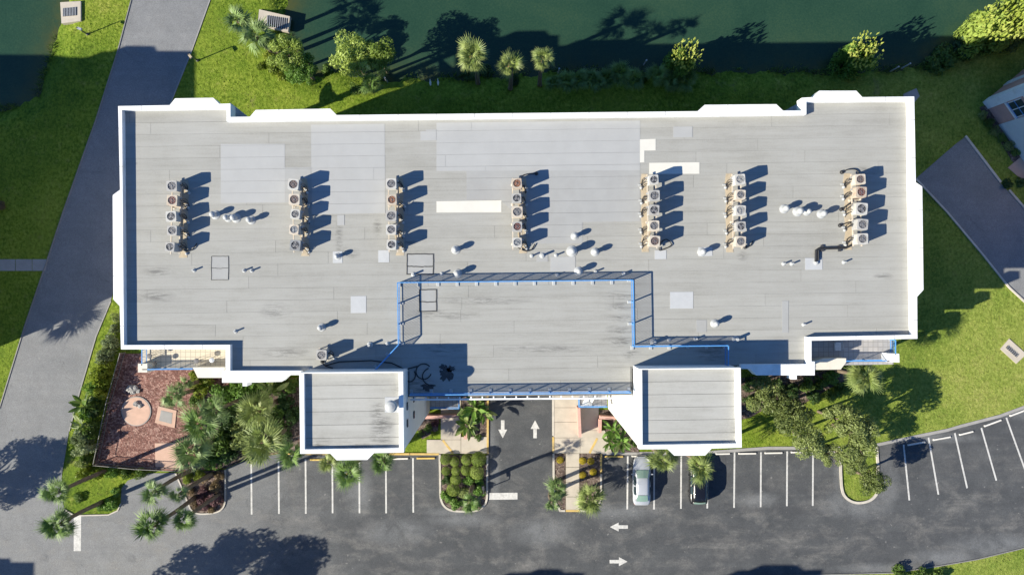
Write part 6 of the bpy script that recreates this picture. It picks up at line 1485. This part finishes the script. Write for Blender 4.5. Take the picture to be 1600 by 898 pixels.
me = bpy.data.meshes.new('lawn_tufts'); me.vertices.add(3 * n); me.vertices.foreach_set('co', vv.ravel().astype(np.float32))
me.loops.add(3 * n); me.loops.foreach_set('vertex_index', np.arange(3 * n, dtype=np.int32)); me.polygons.add(n)
me.polygons.foreach_set('loop_start', np.arange(0, 3 * n, 3, dtype=np.int32)); me.polygons.foreach_set('loop_total', np.full(n, 3, np.int32))
me.materials.append(M['grass']); me.update(calc_edges=True); me.validate()
o = bpy.data.objects.new('lawn_tufts', me); COL.objects.link(o); tag(o, 'rough tufts of grass scattered over the lawns', 'grass', kind='stuff')

# ------------------------------------------------------------------ cars
def car(u, v, rz, L, Wd, Ht, paint, label, suv=False):
    c = P(u, v, Ht * .6)
    t = thing('parked_car', label, 'car', (c[0], c[1], 0.03), 'cars parked in the bays', rz)
    k = L / 4.84; w_ = Wd / 1.8; hz_ = Ht / 1.46
    if suv:
        st = [(2.42, .52, .62), (2.3, .74, .78), (2.0, .85, .92), (1.5, .89, 1.0), (1.0, .9, 1.02), (0, .91, 1.02), (-.9, .91, 1.02), (-1.6, .91, 1.02), (-2.1, .89, 1.02), (-2.35, .80, .98), (-2.42, .66, .75)]
        gh = [(1.25, .76, 1.0), (.45, .66, 1.42), (-.3, .65, 1.46), (-1.5, .64, 1.45), (-2.0, .62, 1.38), (-2.3, .70, 1.0)]
    else:
        st = [(2.42, .42, .5), (2.34, .62, .60), (2.15, .76, .68), (1.8, .84, .76), (1.3, .885, .86), (.9, .9, .91), (0, .9, .93), (-.9, .9, .95), (-1.5, .89, .96), (-1.95, .86, .95), (-2.25, .78, .90), (-2.38, .66, .80), (-2.42, .55, .62)]
        gh = [(1.18, .74, .88), (.42, .60, 1.36), (-.2, .60, 1.44), (-.75, .59, 1.43), (-1.2, .57, 1.34), (-1.95, .68, .94)]
    m_ = MB(); n = 11
    for (x, w, zt) in st:
        zt *= hz_; w *= w_
        for (a, z) in ((-.92, .2), (-1, .42), (-1, zt * .78), (-.95, zt * .94), (-.8, zt), (0, zt * 1.035), (.8, zt), (.95, zt * .94), (1, zt * .78), (1, .42), (.92, .2)):
            m_.v.append((x * k, a * w, z))
    for i in range(len(st) - 1):
        for j in range(n - 1): m_.f.append((i * n + j, i * n + j + 1, (i + 1) * n + j + 1, (i + 1) * n + j)); m_.m.append(0)
        m_.f.append((i * n + n - 1, i * n, (i + 1) * n, (i + 1) * n + n - 1)); m_.m.append(0)
    m_.f.append(tuple(range(n))); m_.m.append(0); e = (len(st) - 1) * n; m_.f.append(tuple(e + j for j in reversed(range(n)))); m_.m.append(0)
    piece('body', mesh_of(m_, 'body', paint, True), t)
    m_ = MB(); n = 7
    for i, (x, w, z) in enumerate(gh):
        z *= hz_; w *= w_; base = .9 * hz_; edge = i in (0, len(gh) - 1); wb = .80 * w_
        for (a, zz) in ((-wb, base - .1), (-(w * .55 + wb * .45) if not edge else -wb * .97, base * .5 + z * .5), (-w, z - .03), (-w * .6, z + .015), (w * .6, z + .015), (w, z - .03), ((w * .55 + wb * .45) if not edge else wb * .97, base * .5 + z * .5)):
            m_.v.append((x * k, a, zz))
        m_.v.append((x * k, wb, base - .1))
    n = 8
    for i in range(len(gh) - 1):
        for j in range(n - 1): m_.f.append((i * n + j, i * n + j + 1, (i + 1) * n + j + 1, (i + 1) * n + j)); m_.m.append(0)
    m_.f.append(tuple(range(n))); m_.m.append(0); e = (len(gh) - 1) * n; m_.f.append(tuple(e + j for j in reversed(range(n)))); m_.m.append(0)
    piece('roof', mesh_of(m_, 'roof', paint, True), t)
    def pane(name, q_, off, mat=M['glass_green']):
        a, b_, c_, d = (Vector(p) for p in q_); nn = (b_ - a).cross(d - a).normalized()
        if nn.dot(Vector(off)) < 0: nn = -nn
        m2 = MB(); cc = (a + b_ + c_ + d) / 4; pts = [cc + (p - cc) * .93 for p in (a, b_, c_, d)]
        N = 5; 
        for i in range(N + 1):
            for j in range(N + 1):
                p = pts[0].lerp(pts[1], i / N).lerp(pts[3].lerp(pts[2], i / N), j / N); bul = .045 * (1 - (2 * i / N - 1) ** 2)
                m2.v.append(tuple(p + nn * (.028 + bul)))
        for i in range(N):
            for j in range(N): m2.f.append((i * (N + 1) + j, (i + 1) * (N + 1) + j, (i + 1) * (N + 1) + j + 1, i * (N + 1) + j + 1)); m2.m.append(0)
        piece(name, mesh_of(m2, name, mat, True), t)
    g0, g1, gl, g9 = gh[0], gh[1], gh[-2], gh[-1]
    pt = lambda g_, s, f_=1.0: (g_[0] * k, s * g_[1] * w_ * f_, g_[2] * hz_)
    pane('windscreen', [pt(g0, -1), pt(g0, 1), pt(g1, 1, .93), pt(g1, -1, .93)], (1, 0, 1)); pane('rear_window', [pt(g9, 1, .94), pt(g9, -1, .94), pt(gl, -1, .9), pt(gl, 1, .9)], (-1, 0, 1))
    for s in (-1, 1):
        for (xa, xb) in ((.75, -.32), (-.42, -1.3)):
            pane('side_window', [(xa * k, s * .80 * w_, .97 * hz_), (xb * k, s * .80 * w_, .97 * hz_), (xb * k * .97 - .02, s * .66 * w_, 1.33 * hz_), ((xa - .3 if xa > 0 else xa) * k, s * .66 * w_, 1.33 * hz_)], (0, s, .3), M['glass'])
        m2 = MB(); m2.box((.78 * k, s * 1.0 * w_, .95 * hz_), (.12, .2, .12), taper=.8); piece('mirror', mesh_of(m2, 'mirror', paint), t)
        m2 = MB(); m2.tube([(2.28 * k, s * .5 * w_, .62 * hz_), (2.16 * k, s * .70 * w_, .68 * hz_), (1.95 * k, s * .80 * w_, .72 * hz_)], [.05, .08, .04], 6); piece('headlight', mesh_of(m2, 'headlight', M['lamp']), t)
        m2 = MB(); m2.tube([(-2.40 * k, s * .45 * w_, .62 * hz_), (-2.33 * k, s * .68 * w_, .66 * hz_), (-2.2 * k, s * .80 * w_, .70 * hz_)], [.03, .05, .02], 6); piece('tail_light', mesh_of(m2, 'tail_light', M['taillight']), t)
        for x in (1.42, -1.42):
            m2 = MB(); m2.tube([(x * k, s * .72 * w_, .33), (x * k, s * .92 * w_, .33)], .33, 20); wh = piece('wheel', mesh_of(m2, 'wheel', M['black']), t)
            m2 = MB(); m2.tube([(x * k, s * .915 * w_, .33), (x * k, s * .93 * w_, .33)], .21, 14); piece('rim', mesh_of(m2, 'rim', M['chrome']), wh)
    return t
car(1003, 752, math.pi / 2, 4.85, 1.80, 1.46, M['silver'], 'silver sedan parked nose in between fan palm and flower bed')
car(1092, 752, math.pi / 2, 4.55, 1.82, 1.62, M['carblack'], 'black car parked nose in half hidden under a fan palm', True)
